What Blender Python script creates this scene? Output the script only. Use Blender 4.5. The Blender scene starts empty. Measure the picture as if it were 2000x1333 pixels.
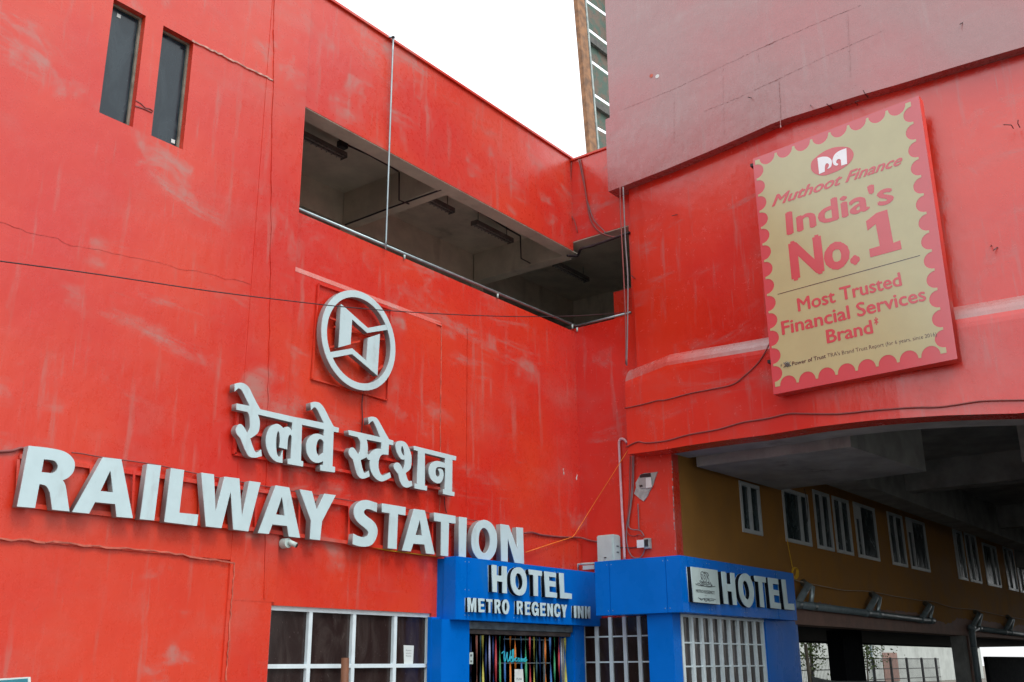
import bpy, bmesh, math, random
from mathutils import Vector, Matrix
random.seed(7)
C = bpy.context.scene.collection
SC = bpy.context.scene

# ------------------------------------------------------------ camera
F_PX, PIT, ROLL, YAW = 1991.75, 0.309673, -0.008442, 0.917853
FW = Vector((math.sin(YAW) * math.cos(PIT), math.cos(YAW) * math.cos(PIT), math.sin(PIT)))
_r = Vector((math.cos(YAW), -math.sin(YAW), 0.0))
_u = _r.cross(FW)
RT = _r * math.cos(ROLL) + _u * math.sin(ROLL)
UP = -_r * math.sin(ROLL) + _u * math.cos(ROLL)
EYE = Vector((0, 0, 1.6))
cd = bpy.data.cameras.new('camera'); cam = bpy.data.objects.new('camera', cd); C.objects.link(cam)
cd.sensor_width = 36; cd.lens = F_PX * 36 / 2000; cd.clip_start = 0.1; cd.clip_end = 2000
m = Matrix((RT, UP, -FW)).transposed().to_4x4(); m.translation = EYE
cam.matrix_world = m
SC.camera = cam

# ------------------------------------------------------------ sky, sun, exposure (bright overcast day)
SUN_EL, SUN_AZ = math.radians(52.3), math.radians(197.4)
w = bpy.data.worlds.new('World'); SC.world = w; w.use_nodes = True
nt = w.node_tree; nt.nodes.clear()
wo = nt.nodes.new('ShaderNodeOutputWorld')
b1 = nt.nodes.new('ShaderNodeBackground'); b2 = nt.nodes.new('ShaderNodeBackground'); ad = nt.nodes.new('ShaderNodeAddShader')
sk = nt.nodes.new('ShaderNodeTexSky'); sk.sky_type = 'NISHITA'; sk.sun_disc = False
sk.sun_elevation = SUN_EL; sk.sun_rotation = SUN_AZ; sk.dust_density = 3
nt.links.new(sk.outputs[0], b1.inputs[0]); b1.inputs[1].default_value = 0.05
# the cloud deck: an even overcast, brighter towards the zenith
g = nt.nodes.new('ShaderNodeTexCoord'); sx = nt.nodes.new('ShaderNodeSeparateXYZ'); nt.links.new(g.outputs['Generated'], sx.inputs[0])
mr = nt.nodes.new('ShaderNodeMapRange'); nt.links.new(sx.outputs[2], mr.inputs[0])
mr.inputs[1].default_value = 0; mr.inputs[2].default_value = 1; mr.inputs[3].default_value = 1.0; mr.inputs[4].default_value = 2.1
b2.inputs[0].default_value = (0.96, 0.985, 1.0, 1)
nt.links.new(mr.outputs[0], b2.inputs[1])
nt.links.new(b1.outputs[0], ad.inputs[0]); nt.links.new(b2.outputs[0], ad.inputs[1]); nt.links.new(ad.outputs[0], wo.inputs[0])
sl = bpy.data.lights.new('sun', 'SUN'); sl.energy = 1.05; sl.angle = math.radians(15); sl.color = (1, 0.97, 0.93)
so = bpy.data.objects.new('sun', sl); C.objects.link(so)
sd = Vector((-0.22, -0.7, 0.95)).normalized()
so.rotation_euler = sd.to_track_quat('Z', 'Y').to_euler()
SC.view_settings.view_transform = 'Standard'; SC.view_settings.look = 'None'
SC.view_settings.exposure = 0.0; SC.view_settings.gamma = 1.0

# ------------------------------------------------------------ survey helpers: pixel of the photograph + known plane -> point
def ray(x, y): return FW + RT * ((x - 1000) / F_PX) - UP * ((y - 667) / F_PX)
def hit(x, y, ax, d):
    v = ray(x, y); return EYE + v * ((d - EYE[ax]) / v[ax])
def XP(x, y, X): return hit(x, y, 0, X)
def YP(x, y, Y): return hit(x, y, 1, Y)
def ZP(x, y, Z): return hit(x, y, 2, Z)
def planeA(Y): return lambda x, y: (YP(x, y, Y)[0], YP(x, y, Y)[2])          # (X, Z) on a wall facing -Y
def planeB(X): return lambda x, y: (-XP(x, y, X)[1], XP(x, y, X)[2])         # (-Y, Z) on a wall facing -X
def frA(Y): return Matrix(((1, 0, 0, 0), (0, 0, -1, Y), (0, 1, 0, 0), (0, 0, 0, 1)))
def frB(X): return Matrix(((0, 0, -1, X), (-1, 0, 0, 0), (0, 1, 0, 0), (0, 0, 0, 1)))

# ------------------------------------------------------------ materials
MATS = {}
def mat(name): return MATS[name]
def newmat(name):
    m = bpy.data.materials.new(name); m.use_nodes = True; MATS[name] = m
    n = m.node_tree; b = n.nodes['Principled BSDF']
    return m, n, b
def noise(n, scale, detail=5, rough=0.55, vec=None, dist=0.0):
    t = n.nodes.new('ShaderNodeTexNoise'); t.inputs['Scale'].default_value = scale; t.inputs['Detail'].default_value = detail
    t.inputs['Roughness'].default_value = rough; t.inputs['Distortion'].default_value = dist
    if vec: n.links.new(vec, t.inputs['Vector'])
    return t.outputs[0]
def coords(n, scale=(1, 1, 1)):
    tc = n.nodes.new('ShaderNodeTexCoord'); mp = n.nodes.new('ShaderNodeMapping'); mp.inputs['Scale'].default_value = scale
    n.links.new(tc.outputs['Object'], mp.inputs[0]); return mp.outputs[0]
def ramp(n, src, a, b, lo=0.0, hi=1.0):
    r = n.nodes.new('ShaderNodeMapRange'); n.links.new(src, r.inputs[0]); r.clamp = True
    r.inputs[1].default_value = a; r.inputs[2].default_value = b; r.inputs[3].default_value = lo; r.inputs[4].default_value = hi
    r.interpolation_type = 'SMOOTHSTEP'
    return r.outputs[0]
def mixc(n, f, a, b):
    x = n.nodes.new('ShaderNodeMix'); x.data_type = 'RGBA'
    for i, v in ((0, f), (6, a), (7, b)):
        if isinstance(v, (int, float)): x.inputs[i].default_value = v
        elif isinstance(v, tuple): x.inputs[i].default_value = (*v, 1)
        else: n.links.new(v, x.inputs[i])
    return x.outputs[2]
def mul(n, a, b, op='MULTIPLY'):
    x = n.nodes.new('ShaderNodeMath'); x.operation = op
    for i, v in ((0, a), (1, b)):
        if isinstance(v, (int, float)): x.inputs[i].default_value = v
        else: n.links.new(v, x.inputs[i])
    return x.outputs[0]
def bump(n, b, h, strength=0.3, dist=0.02, prev=None):
    x = n.nodes.new('ShaderNodeBump'); x.inputs['Strength'].default_value = strength; x.inputs['Distance'].default_value = dist
    n.links.new(h, x.inputs['Height'])
    if prev: n.links.new(prev, x.inputs['Normal'])
    n.links.new(x.outputs[0], b.inputs['Normal']); return x.outputs[0]

def paint(name, base, dark, chalk, ior=1.75, rlo=0.2, rhi=0.42, chalk_amt=0.35, drip=0.25, relief=1.0):
    m, n, b = newmat(name)
    v = coords(n); vd = coords(n, (2.2, 2.2, 0.22)); vs = coords(n, (0.25, 0.25, 1.0))
    big = noise(n, 0.35, 4, 0.5, v); med = noise(n, 1.3, 6, 0.6, v, 0.6); fine = noise(n, 9, 6, 0.65, v); dr = noise(n, 2.4, 5, 0.6, vd)
    c = mixc(n, ramp(n, big, 0.35, 0.65), base, dark)
    # chalky wipe marks and vertical run-offs, worn into the paint
    wipe = mul(n, ramp(n, med, 0.52, 0.72), ramp(n, noise(n, 1.1, 6, 0.6, vs, 1.0), 0.45, 0.65))
    c = mixc(n, mul(n, wipe, chalk_amt), c, chalk)
    c = mixc(n, mul(n, ramp(n, dr, 0.56, 0.74), drip), c, chalk)
    smear = mul(n, ramp(n, noise(n, 1.0, 8, 0.68, coords(n, (0.28, 0.28, 1.1)), 1.4), 0.52, 0.68), ramp(n, noise(n, 0.45, 3, 0.5, v), 0.46, 0.6))
    c = mixc(n, mul(n, mul(n, smear, ramp(n, noise(n, 22, 6, 0.75, coords(n, (0.7, 0.7, 1.2))), 0.36, 0.6, 0.35, 1.0)), chalk_amt), c, chalk)
    scuff = ramp(n, noise(n, 5, 8, 0.8, v, 2.0), 0.66, 0.70)
    c = mixc(n, mul(n, scuff, 0.35), c, chalk)
    run = ramp(n, noise(n, 7, 5, 0.7, coords(n, (3.0, 3.0, 0.12))), 0.60, 0.74)
    c = mixc(n, mul(n, mul(n, run, ramp(n, noise(n, 0.9, 3, 0.5, v), 0.48, 0.62)), drip * 1.3), c, chalk)
    c = mixc(n, mul(n, ramp(n, fine, 0.62, 0.8), 0.22), c, chalk)
    c = mixc(n, mul(n, ramp(n, noise(n, 0.5, 5, 0.6, coords(n, (1, 1, 1.6))), 0.5, 0.75), 0.22), c, chalk)
    spots = ramp(n, noise(n, 14, 2, 0.5, v), 0.76, 0.80)
    c = mixc(n, mul(n, spots, 0.25), c, (0.25, 0.05, 0.05))
    n.links.new(c, b.inputs['Base Color'])
    b.inputs['IOR'].default_value = ior
    n.links.new(ramp(n, mul(n, fine, mul(n, med, 0.6), 'ADD'), 0.5, 1.1, rlo, rhi), b.inputs['Roughness'])
    # hand-trowelled plaster: long undulations, trowel ridges, grain
    p = bump(n, b, noise(n, 0.8, 3, 0.5, v), 0.5 * relief, 0.05)
    p = bump(n, b, noise(n, 3.2, 4, 0.55, coords(n, (1.6, 1.6, 0.7))), min(1, 0.4 * relief), 0.02, p)
    p = bump(n, b, ramp(n, noise(n, 4, 7, 0.75, coords(n, (1.0, 1.0, 0.6)), 1.5), 0.56, 0.62), 0.1 * relief, 0.008, p)
    bump(n, b, noise(n, 38, 6, 0.75, v), 0.32, 0.006, p)
    return m

def simple(name, col, rough=0.5, metal=0.0, ior=1.45, var=0.12, bs=0.1, scale=6, dirt=(0.08, 0.07, 0.06), dirt_amt=0.25):
    m, n, b = newmat(name)
    v = coords(n)
    a = noise(n, scale, 5, 0.6, v)
    c = mixc(n, ramp(n, a, 0.3, 0.7), tuple(x * (1 - var) for x in col), tuple(min(1, x * (1 + var)) for x in col))
    c = mixc(n, mul(n, ramp(n, noise(n, scale * 0.4, 6, 0.65, coords(n, (1.5, 1.5, 0.5))), 0.55, 0.75), dirt_amt), c, dirt)
    n.links.new(c, b.inputs['Base Color'])
    b.inputs['Metallic'].default_value = metal; b.inputs['IOR'].default_value = ior
    n.links.new(ramp(n, a, 0.3, 0.7, max(0.02, rough - 0.08), min(1, rough + 0.1)), b.inputs['Roughness'])
    if bs: bump(n, b, noise(n, scale * 5, 4, 0.6, v), bs, 0.004)
    return m

RED = paint('red_paint', (0.66, 0.047, 0.016), (0.60, 0.023, 0.012), (0.42, 0.20, 0.17), ior=1.58, rlo=0.2, rhi=0.42, chalk_amt=0.85, drip=0.4, relief=0.8)
REDB = paint('glossy_red_paint', (0.64, 0.034, 0.013), (0.58, 0.018, 0.010), (0.36, 0.17, 0.16), ior=1.8, rlo=0.12, rhi=0.3, chalk_amt=0.6, drip=0.4, relief=0.7)
CAPR = paint('sky_tinted_cap_paint', (0.36, 0.085, 0.085), (0.30, 0.125, 0.12), (0.32, 0.20, 0.19), ior=1.95, rlo=0.2, rhi=0.38, drip=0.45, relief=1.0)  # sky reflection on the upper red wall, put into a pinker base colour
SIGNRED = simple('frame_red', (0.62, 0.05, 0.035), 0.4, var=0.1)
WHT = simple('letter_white', (0.52, 0.68, 0.71), 0.35, var=0.03, bs=0.03, dirt=(0.33, 0.37, 0.37), dirt_amt=0.5, scale=4)
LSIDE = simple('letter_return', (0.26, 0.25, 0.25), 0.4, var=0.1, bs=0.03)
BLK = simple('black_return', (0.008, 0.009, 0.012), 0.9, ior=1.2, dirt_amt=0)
BLUE = simple('blue_panel', (0.0, 0.135, 0.56), 0.3, ior=1.22, var=0.06, bs=0.01, scale=1.4, dirt=(0.02, 0.16, 0.40), dirt_amt=0.55)
CEIL = simple('corridor_plaster', (0.62, 0.57, 0.46), 0.85, var=0.12, scale=2, dirt=(0.12, 0.1, 0.07), dirt_amt=0.5)
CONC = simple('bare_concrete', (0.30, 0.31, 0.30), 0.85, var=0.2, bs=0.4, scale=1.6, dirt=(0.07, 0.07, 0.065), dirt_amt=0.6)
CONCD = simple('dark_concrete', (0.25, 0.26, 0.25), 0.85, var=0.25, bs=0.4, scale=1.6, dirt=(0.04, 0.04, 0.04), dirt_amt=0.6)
BROWN = simple('brown_paint', (0.33, 0.155, 0.028), 0.85, var=0.1, bs=0.2, scale=1.5, dirt=(0.17, 0.08, 0.02), dirt_amt=0.4)
BEAMB = simple('faded_brown_beam', (0.25, 0.15, 0.12), 0.7, var=0.2, bs=0.3, scale=2.2, dirt=(0.13, 0.1, 0.09), dirt_amt=0.6)
GALV = simple('galvanised_pipe', (0.34, 0.42, 0.44), 0.35, metal=0.6, var=0.12)
PVC = simple('grey_pvc', (0.16, 0.21, 0.23), 0.4, var=0.15)
PINKP = simple('pink_conduit', (0.62, 0.42, 0.45), 0.4, var=0.08)
CABLE = simple('cable_black', (0.03, 0.02, 0.025), 0.5, dirt_amt=0)
CABR = simple('cable_painted', (0.24, 0.06, 0.055), 0.5, dirt_amt=0.2)
CABG = simple('cable_grey', (0.20, 0.17, 0.18), 0.5)
WFRAME = simple('white_frame', (0.68, 0.80, 0.84), 0.35, var=0.05, bs=0.03)
UPVC = simple('upvc_frame', (0.50, 0.55, 0.56), 0.4, var=0.05, bs=0.03)
BOX = simple('box_white', (0.44, 0.54, 0.52), 0.45, var=0.05, dirt=(0.3, 0.3, 0.27))
YEL = simple('yellow_rope', (0.62, 0.36, 0.02), 0.6)
ORG = simple('orange_string', (0.85, 0.22, 0.03), 0.6, dirt_amt=0)
RUST = simple('rusty_steel', (0.27, 0.14, 0.07), 0.7, var=0.45, scale=4, dirt=(0.36, 0.38, 0.32), dirt_amt=1.0)
ROAD = simple('asphalt', (0.05, 0.05, 0.05), 0.85, scale=3)
PAVE = simple('paving', (0.24, 0.23, 0.21), 0.8, scale=3)
EARTH = simple('dusty_ground', (0.12, 0.105, 0.085), 0.9, scale=1)
PALEW = simple('pale_plaster', (0.42, 0.45, 0.42), 0.8, scale=0.8)
WOODB = simple('wood_brown', (0.17, 0.07, 0.035), 0.7, var=0.2)
BARK = simple('bark', (0.12, 0.10, 0.08), 0.9, var=0.3)
LEAF = simple('leaf_green', (0.07, 0.11, 0.02), 0.6, var=0.3)
PLASTER = simple('grey_filler', (0.36, 0.40, 0.38), 0.8, var=0.2, bs=0.6, scale=9)
TARP = simple('grey_tarpaulin', (0.11, 0.13, 0.13), 0.6, var=0.2)
IRON = simple('dark_iron', (0.02, 0.02, 0.022), 0.5)

def pane_mat(name, col, rough, streak):
    m, n, b = newmat(name)
    v = coords(n, (1.6, 1.6, 0.7))
    a = noise(n, 1.6, 6, 0.6, v, 1.6)
    c = mixc(n, ramp(n, a, 0.42, 0.66), col, streak)
    c = mixc(n, mul(n, ramp(n, noise(n, 26, 3, 0.6, coords(n)), 0.66, 0.74), 0.5), c, tuple(min(1, x * 3 + 0.05) for x in streak))
    n.links.new(c, b.inputs['Base Color']); b.inputs['IOR'].default_value = 1.5
    n.links.new(ramp(n, a, 0.3, 0.7, rough, rough + 0.2), b.inputs['Roughness'])
    bump(n, b, noise(n, 1.2, 2, 0.5, coords(n)), 0.15, 0.02)
    return m
GBLUE = pane_mat('dusty_blue_glass', (0.006, 0.018, 0.026), 0.1, (0.02, 0.038, 0.048))
GBRN = pane_mat('brown_film_glass', (0.026, 0.016, 0.015), 0.08, (0.04, 0.028, 0.025))
GDRK = pane_mat('dark_glass', (0.015, 0.03, 0.034), 0.12, (0.03, 0.055, 0.06))

def print_mat(name, col, rough=0.18, ior=1.95):
    m, n, b = newmat(name)
    c = mixc(n, ramp(n, noise(n, 2.5, 4, 0.6, coords(n)), 0.3, 0.7), tuple(x * 0.94 for x in col), col)
    n.links.new(c, b.inputs['Base Color']); b.inputs['Roughness'].default_value = rough; b.inputs['IOR'].default_value = ior
    return m
SY = print_mat('billboard_yellow', (0.42, 0.405, 0.20))
SR = print_mat('billboard_red', (0.54, 0.045, 0.06))
SW = print_mat('billboard_white', (0.80, 0.85, 0.88))
SK = print_mat('billboard_black', (0.02, 0.02, 0.02))
GREYP = print_mat('print_grey', (0.10, 0.12, 0.13), 0.5, 1.45)
CYAN = print_mat('sticker_cyan', (0.02, 0.42, 0.55), 0.4, 1.45)
PAPER = simple('paper_white', (0.66, 0.72, 0.70), 0.7, var=0.04)

# perforated sheet
PERF, n, b = newmat('perforated_sheet')
vt = n.nodes.new('ShaderNodeTexVoronoi'); vt.inputs['Scale'].default_value = 13; n.links.new(coords(n), vt.inputs['Vector'])
cc = mixc(n, ramp(n, noise(n, 3, 5, 0.6, coords(n)), 0.42, 0.6), (0.07, 0.12, 0.09), (0.15, 0.11, 0.08))
cc = mixc(n, ramp(n, vt.outputs['Distance'], 0.28, 0.12), cc, (0.02, 0.06, 0.06))
n.links.new(cc, b.inputs['Base Color']); b.inputs['Roughness'].default_value = 0.7

# ------------------------------------------------------------ object helpers
def tag(o, label=None, cat=None, group=None, kind=None):
    if label: o['label'] = label
    if cat: o['category'] = cat
    if group: o['group'] = group
    if kind: o['kind'] = kind
    return o
def thing(name, label, cat, loc=(0, 0, 0), group=None):
    o = bpy.data.objects.new(name, None); C.objects.link(o); o.location = loc; o.empty_display_size = 0.2
    return tag(o, label, cat, group)
def link(name, me, material, parent=None):
    o = bpy.data.objects.new(name, me); C.objects.link(o)
    if material and not me.materials: me.materials.append(material)
    if parent is not None:
        o.parent = parent
        off = Vector((0, 0, 0)); p = parent
        while p is not None: off += p.location; p = p.parent
        o.location = -off
    return o
def obj(name, bm, material, parent=None, smooth=False):
    me = bpy.data.meshes.new(name); bmesh.ops.recalc_face_normals(bm, faces=bm.faces); bm.to_mesh(me); bm.free()
    if smooth:
        for p in me.polygons: p.use_smooth = True
    return link(name, me, material, parent)
def hexa(bm, v):
    v = [bm.verts.new(p) for p in v]
    for f in ((0, 1, 2, 3), (7, 6, 5, 4), (0, 4, 5, 1), (1, 5, 6, 2), (2, 6, 7, 3), (3, 7, 4, 0)):
        bm.faces.new([v[i] for i in f])
def box(bm, a, b_):
    x0, y0, z0 = a; x1, y1, z1 = b_
    hexa(bm, [(x0, y0, z0), (x1, y0, z0), (x1, y1, z0), (x0, y1, z0), (x0, y0, z1), (x1, y0, z1), (x1, y1, z1), (x0, y1, z1)])
    return bm
def B(name, a, b_, material, parent=None, bev=0.0):
    bm = bmesh.new(); box(bm, a, b_)
    if bev: bmesh.ops.bevel(bm, geom=bm.edges[:], offset=bev, segments=2, affect='EDGES')
    return obj(name, bm, material, parent)
def tube(name, pts, r, material, parent=None, seg=8, smooth_it=True):
    pts = [Vector(p) for p in pts]
    if smooth_it and len(pts) > 2:
        q = []
        for i in range(len(pts) - 1):
            p0 = pts[max(0, i - 1)]; p1 = pts[i]; p2 = pts[i + 1]; p3 = pts[min(len(pts) - 1, i + 2)]
            for k in range(5):
                t = k / 5
                q.append(0.5 * ((2 * p1) + (p2 - p0) * t + (2 * p0 - 5 * p1 + 4 * p2 - p3) * t * t + (3 * p1 - p0 - 3 * p2 + p3) * t ** 3))
        q.append(pts[-1]); pts = q
    bm = bmesh.new(); rings = []
    prev = None
    for i, p in enumerate(pts):
        d = (pts[min(i + 1, len(pts) - 1)] - pts[max(i - 1, 0)])
        if d.length < 1e-6: d = Vector((0, 0, 1))
        d.normalize()
        a = prev if prev is not None else (Vector((0, 0, 1)) if abs(d.z) < 0.9 else Vector((1, 0, 0)))
        a = (a - d * a.dot(d)).normalized(); c = d.cross(a); prev = a
        rr = r[i] if isinstance(r, list) else r
        rings.append([bm.verts.new(p + (a * math.cos(t) + c * math.sin(t)) * rr) for t in [2 * math.pi * k / seg for k in range(seg)]])
    for i in range(len(rings) - 1):
        for k in range(seg):
            bm.faces.new((rings[i][k], rings[i][(k + 1) % seg], rings[i + 1][(k + 1) % seg], rings[i + 1][k]))
    bm.faces.new(rings[0][::-1]); bm.faces.new(rings[-1])
    return obj(name, bm, material, parent, smooth=True)
def bar(bm, p0, p1, w, d, normal):
    """square bar between two points; w across, d along the normal"""
    p0 = Vector(p0); p1 = Vector(p1); t = (p1 - p0).normalized(); nn = Vector(normal); s = t.cross(nn).normalized() * w / 2; nn = nn * d
    hexa(bm, [p0 - s, p0 + s, p0 + s + nn, p0 - s + nn, p1 - s, p1 + s, p1 + s + nn, p1 - s + nn])
def smooth_contour(pts, k=4):
    n = len(pts); out = []
    for i in range(n):
        a = pts[i]; b_ = pts[(i + 1) % n]
        sa = len(a) > 2; sb = len(b_) > 2
        out.append((a[0], a[1]))
        if sa or sb:
            p0 = pts[i - 1] if sa else a; p3 = pts[(i + 2) % n] if sb else b_
            for j in range(1, k):
                t = j / k
                out.append(tuple(0.5 * ((2 * a[c]) + (b_[c] - p0[c]) * t + (2 * p0[c] - 5 * a[c] + 4 * b_[c] - p3[c]) * t * t + (3 * a[c] - p0[c] - 3 * b_[c] + p3[c]) * t ** 3) for c in (0, 1)))
    return out
DG = None
def shape(name, contours, fr, depth, material, parent=None, z0=0.0, bevel=0.0):
    """filled outlines (with holes), extruded 'depth' out of the plane frame fr, starting z0 in front of it"""
    cu = bpy.data.curves.new(name, 'CURVE'); cu.dimensions = '2D'; cu.fill_mode = 'BOTH'; cu.extrude = depth / 2
    if bevel: cu.bevel_depth = bevel; cu.bevel_resolution = 1; cu.offset = -bevel
    for c in contours:
        s = cu.splines.new('POLY'); s.points.add(len(c) - 1); s.use_cyclic_u = True
        for i, p in enumerate(c): s.points[i].co = (p[0], p[1], 0, 1)
    o = bpy.data.objects.new(name, cu)
    C.objects.link(o); bpy.context.view_layer.update()
    me = bpy.data.meshes.new_from_object(o.evaluated_get(bpy.context.evaluated_depsgraph_get()))
    bpy.data.objects.remove(o); bpy.data.curves.remove(cu)
    me.transform(Matrix.Translation((0, 0, z0 + depth / 2))); me.transform(fr)
    me.materials.clear()
    return link(name, me, material, parent)
def conv(contours, org, s, pl):
    return [[pl(org[0] + x / s, org[1] + y / s) for x, y in smooth_contour(c)] for c in contours]
def homog(q):
    """unit square (0,0)(1,0)(1,1)(0,1) -> quad q (BL, BR, TR, TL)"""
    (x0, y0), (x1, y1), (x2, y2), (x3, y3) = q
    dx1, dx2, sx_ = x1 - x2, x3 - x2, x0 - x1 + x2 - x3
    dy1, dy2, sy_ = y1 - y2, y3 - y2, y0 - y1 + y2 - y3
    den = dx1 * dy2 - dx2 * dy1
    g_ = (sx_ * dy2 - dx2 * sy_) / den; h = (dx1 * sy_ - sx_ * dy1) / den
    a = x1 - x0 + g_ * x1; b_ = x3 - x0 + h * x3; d = y1 - y0 + g_ * y1; e = y3 - y0 + h * y3
    return lambda u, v: ((a * u + b_ * v + x0) / (g_ * u + h * v + 1), (d * u + e * v + y0) / (g_ * u + h * v + 1))
def words_on(name, text, quad, pl, fr, z0, material, parent, bold=0.0, shear=0.0):
    """print a word on a plane, one mesh per letter: its cap-height box fills the quad (BL, BR, TR, TL)"""
    def outline(t):
        cu = bpy.data.curves.new('tmp', 'FONT'); cu.body = t; cu.size = 1; cu.shear = shear; cu.resolution_u = 3
        o = bpy.data.objects.new('tmp', cu); C.objects.link(o); bpy.context.view_layer.update()
        me = bpy.data.meshes.new_from_object(o.evaluated_get(bpy.context.evaluated_depsgraph_get()))
        bpy.data.objects.remove(o); bpy.data.curves.remove(cu)
        co = [(v.co.x, v.co.y) for v in me.vertices]; fa = [list(p.vertices) for p in me.polygons]; bpy.data.meshes.remove(me); return co, fa
    ref = outline('H')[0]; lo, hi = min(p[1] for p in ref), max(p[1] for p in ref)
    allx = [p[0] for p in outline(text)[0]]; x0, x1 = min(allx) - bold, max(allx) + bold
    H = homog(quad); used = 0
    for i, chx in enumerate(text):
        if chx == ' ': continue
        # advance of the letters before this one
        if i == 0: off = 0.0
        else:
            a_ = max(p[0] for p in outline(text[:i] + 'H')[0]) - max(p[0] for p in ref); off = a_
        co, fa = outline(chx)
        V, Fc = [], []
        for k, (dx, dy) in enumerate(((0, 0), (-bold, 0), (bold, 0), (0, bold * .7), (0, -bold * .7)) if bold else ((0, 0),)):
            b0 = len(V)
            for (x, y) in co:
                p = pl(*H((x + off + dx - x0) / (x1 - x0), (y + dy - lo) / (hi - lo)))
                V.append(fr @ Vector((p[0], p[1], z0 + 0.0006 * k)))
            Fc += [[b0 + q for q in f] for f in fa]
        me = bpy.data.meshes.new(name); me.from_pydata([tuple(v) for v in V], [], Fc)
        link(name, me, material, parent)

# ============================================================ ground
def ground(name, a, b_, z, m, t=0.3):
    o = B(name, (a[0], a[1], z - t), (b_[0], b_[1], z), m); o['kind'] = 'structure'; return o
ground('ground', (-600, -600), (700, 700), -0.02, EARTH)
ground('road', (-80, -16), (200, 5.5), 0.0, ROAD, 0.01)
ground('pavement', (-60, 5.5), (17.0, 12.0), 0.13, PAVE, 0.14)

# ============================================================ station building (red)
YA, XC, YBR = 12.0, 18.03, 9.78
st = thing('station_building', 'long red painted station building with an open upper gallery, behind the white lettering', 'building', (0, 14, 0))
W1 = [YP(193, 225, 11.94)[0], YP(259, 252, 11.94)[0]]; W2 = [YP(295, 268, 11.94)[0], YP(357, 294, 11.94)[0]]
WZ = (8.87, 10.70)
# tower wall, left
TY, TX1, ZT = 11.94, 9.10, 16.5
bm = bmesh.new()
def wl(x0, x1, z0, z1, y, th=0.3): box(bm, (x0, y, z0), (x1, y + th, z1))
wl(-14, W1[0], 3.06, ZT, TY); wl(W1[1], W2[0], 3.06, ZT, TY); wl(W2[1], TX1, 3.06, ZT, TY)
wl(W1[0], W1[1], 3.06, WZ[0], TY); wl(W1[0], W1[1], WZ[1], ZT, TY)
wl(W2[0], W2[1], 3.06, WZ[0], TY); wl(W2[0], W2[1], WZ[1], ZT, TY)
obj('tower_wall', bm, RED, st)
bm = bmesh.new(); wl(-14, TX1, 0, 3.06, TY + 0.03, 0.27); obj('tower_base_wall', bm, RED, st)
bm = bmesh.new(); wl(TX1, 9.87, 0, 2.52, TY - 0.004); wl(TX1, 9.93, 2.52, ZT, TY - 0.008); obj('pilaster', bm, RED, st)
# raised plaster ridge lines (cracks and joints that stand proud)
def ridge(name, pts, wdt, m=None, parent=None, nrm=(0, -1, 0), d=0.012):
    bm = bmesh.new()
    for a, b_ in zip(pts[:-1], pts[1:]): bar(bm, a, b_, wdt * random.uniform(0.7, 1.3), d * random.uniform(0.6, 1.3), nrm)
    return obj(name, bm, m or RED, parent)
def jag(p0, p1, n, amp):
    p0 = Vector(p0); p1 = Vector(p1); out = []
    for i in range(n + 1):
        t = i / n; p = p0.lerp(p1, t)
        if 0 < i < n: p += Vector((random.uniform(-amp, amp), 0, random.uniform(-amp, amp)))
        out.append(p)
    return out
PALEC = simple('bare_plaster', (0.55, 0.30, 0.25), 0.8, var=0.35, scale=12)
CHALK = simple('exposed_plaster', (0.52, 0.13, 0.09), 0.8, var=0.3)
for k, (a, b_) in enumerate((((375, 80), (533, 158)), ((536, 0), (528, 560)), ((528, 560), (516, 1170)), ((458, 1100), (441, 1330)))):
    ridge('plaster_crack', jag(YP(*a, TY - 0.012), YP(*b_, TY - 0.012), 26, 0.012), 0.026 if k == 0 else 0.014, PALEC if k == 0 else CHALK if k == 3 else None, st)
for pts_ in ([(264, 197), (275, 203), (284, 212), (292, 213), (299, 218)], [(264, 208), (280, 213), (297, 221)]):
    ridge('wall_crack', [YP(x, y, TY - 0.004) for x, y in pts_], 0.014, CABR, st, d=0.008)
ridge('patch_edge', jag(YP(-40, 420, TY - 0.002), YP(150, 480, TY - 0.002), 14, 0.03) + jag(YP(150, 480, TY), YP(520, 560, TY - 0.002), 20, 0.02), 0.02, None, st, d=0.003)
ridge('plaster_edge', jag(YP(-60, 1048, TY), YP(300, 1076, TY), 24, 0.014) + jag(YP(300, 1076, TY), YP(458, 1101, TY), 12, 0.01), 0.02, CHALK, st, d=0.016)
# gallery wall: openings, raised panel, upper spandrel
bm = bmesh.new()
SX0 = 9.93
wl(9.87, 13.35, 2.48, 7.66, YA - 0.03, 0.28)
obj('raised_wall_panel', bm, RED, st)
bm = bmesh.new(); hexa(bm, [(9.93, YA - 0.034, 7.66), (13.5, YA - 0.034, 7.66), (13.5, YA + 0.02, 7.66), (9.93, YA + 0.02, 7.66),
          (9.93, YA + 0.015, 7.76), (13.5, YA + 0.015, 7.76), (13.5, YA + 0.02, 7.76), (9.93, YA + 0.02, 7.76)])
obj('dusty_highlight_ledge', bm, paint('dusty_highlight_paint', (0.62, 0.055, 0.03), (0.50, 0.11, 0.08), (0.42, 0.24, 0.21), chalk_amt=0.9), st)  # ledge dust, with the chamfer's pale sky highlight also put into the colour
bm = bmesh.new(); wl(9.93, XC, 7.72, 8.72, YA + 0.02, 0.25); wl(13.35, 14.25, 0, 7.72, YA - 0.012, 0.28); wl(14.25, XC, 0, 7.72, YA + 0.01, 0.26); wl(9.0, 13.35, -0.1, 0.55, YA - 0.02, 0.3)
obj('gallery_wall', bm, RED, st)
for a, b_ in (((862, 632), (858, 1010)), ((913, 640), (909, 1040)), ((1130, 650), (1136, 1100))):
    Y = YA - 0.014 if a[0] < 900 else YA + 0.006
    ridge('plaster_joint', jag(YP(*a, Y), YP(*b_, Y), 30, 0.006), 0.012, CHALK if a[0] < 900 else None, st)
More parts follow.
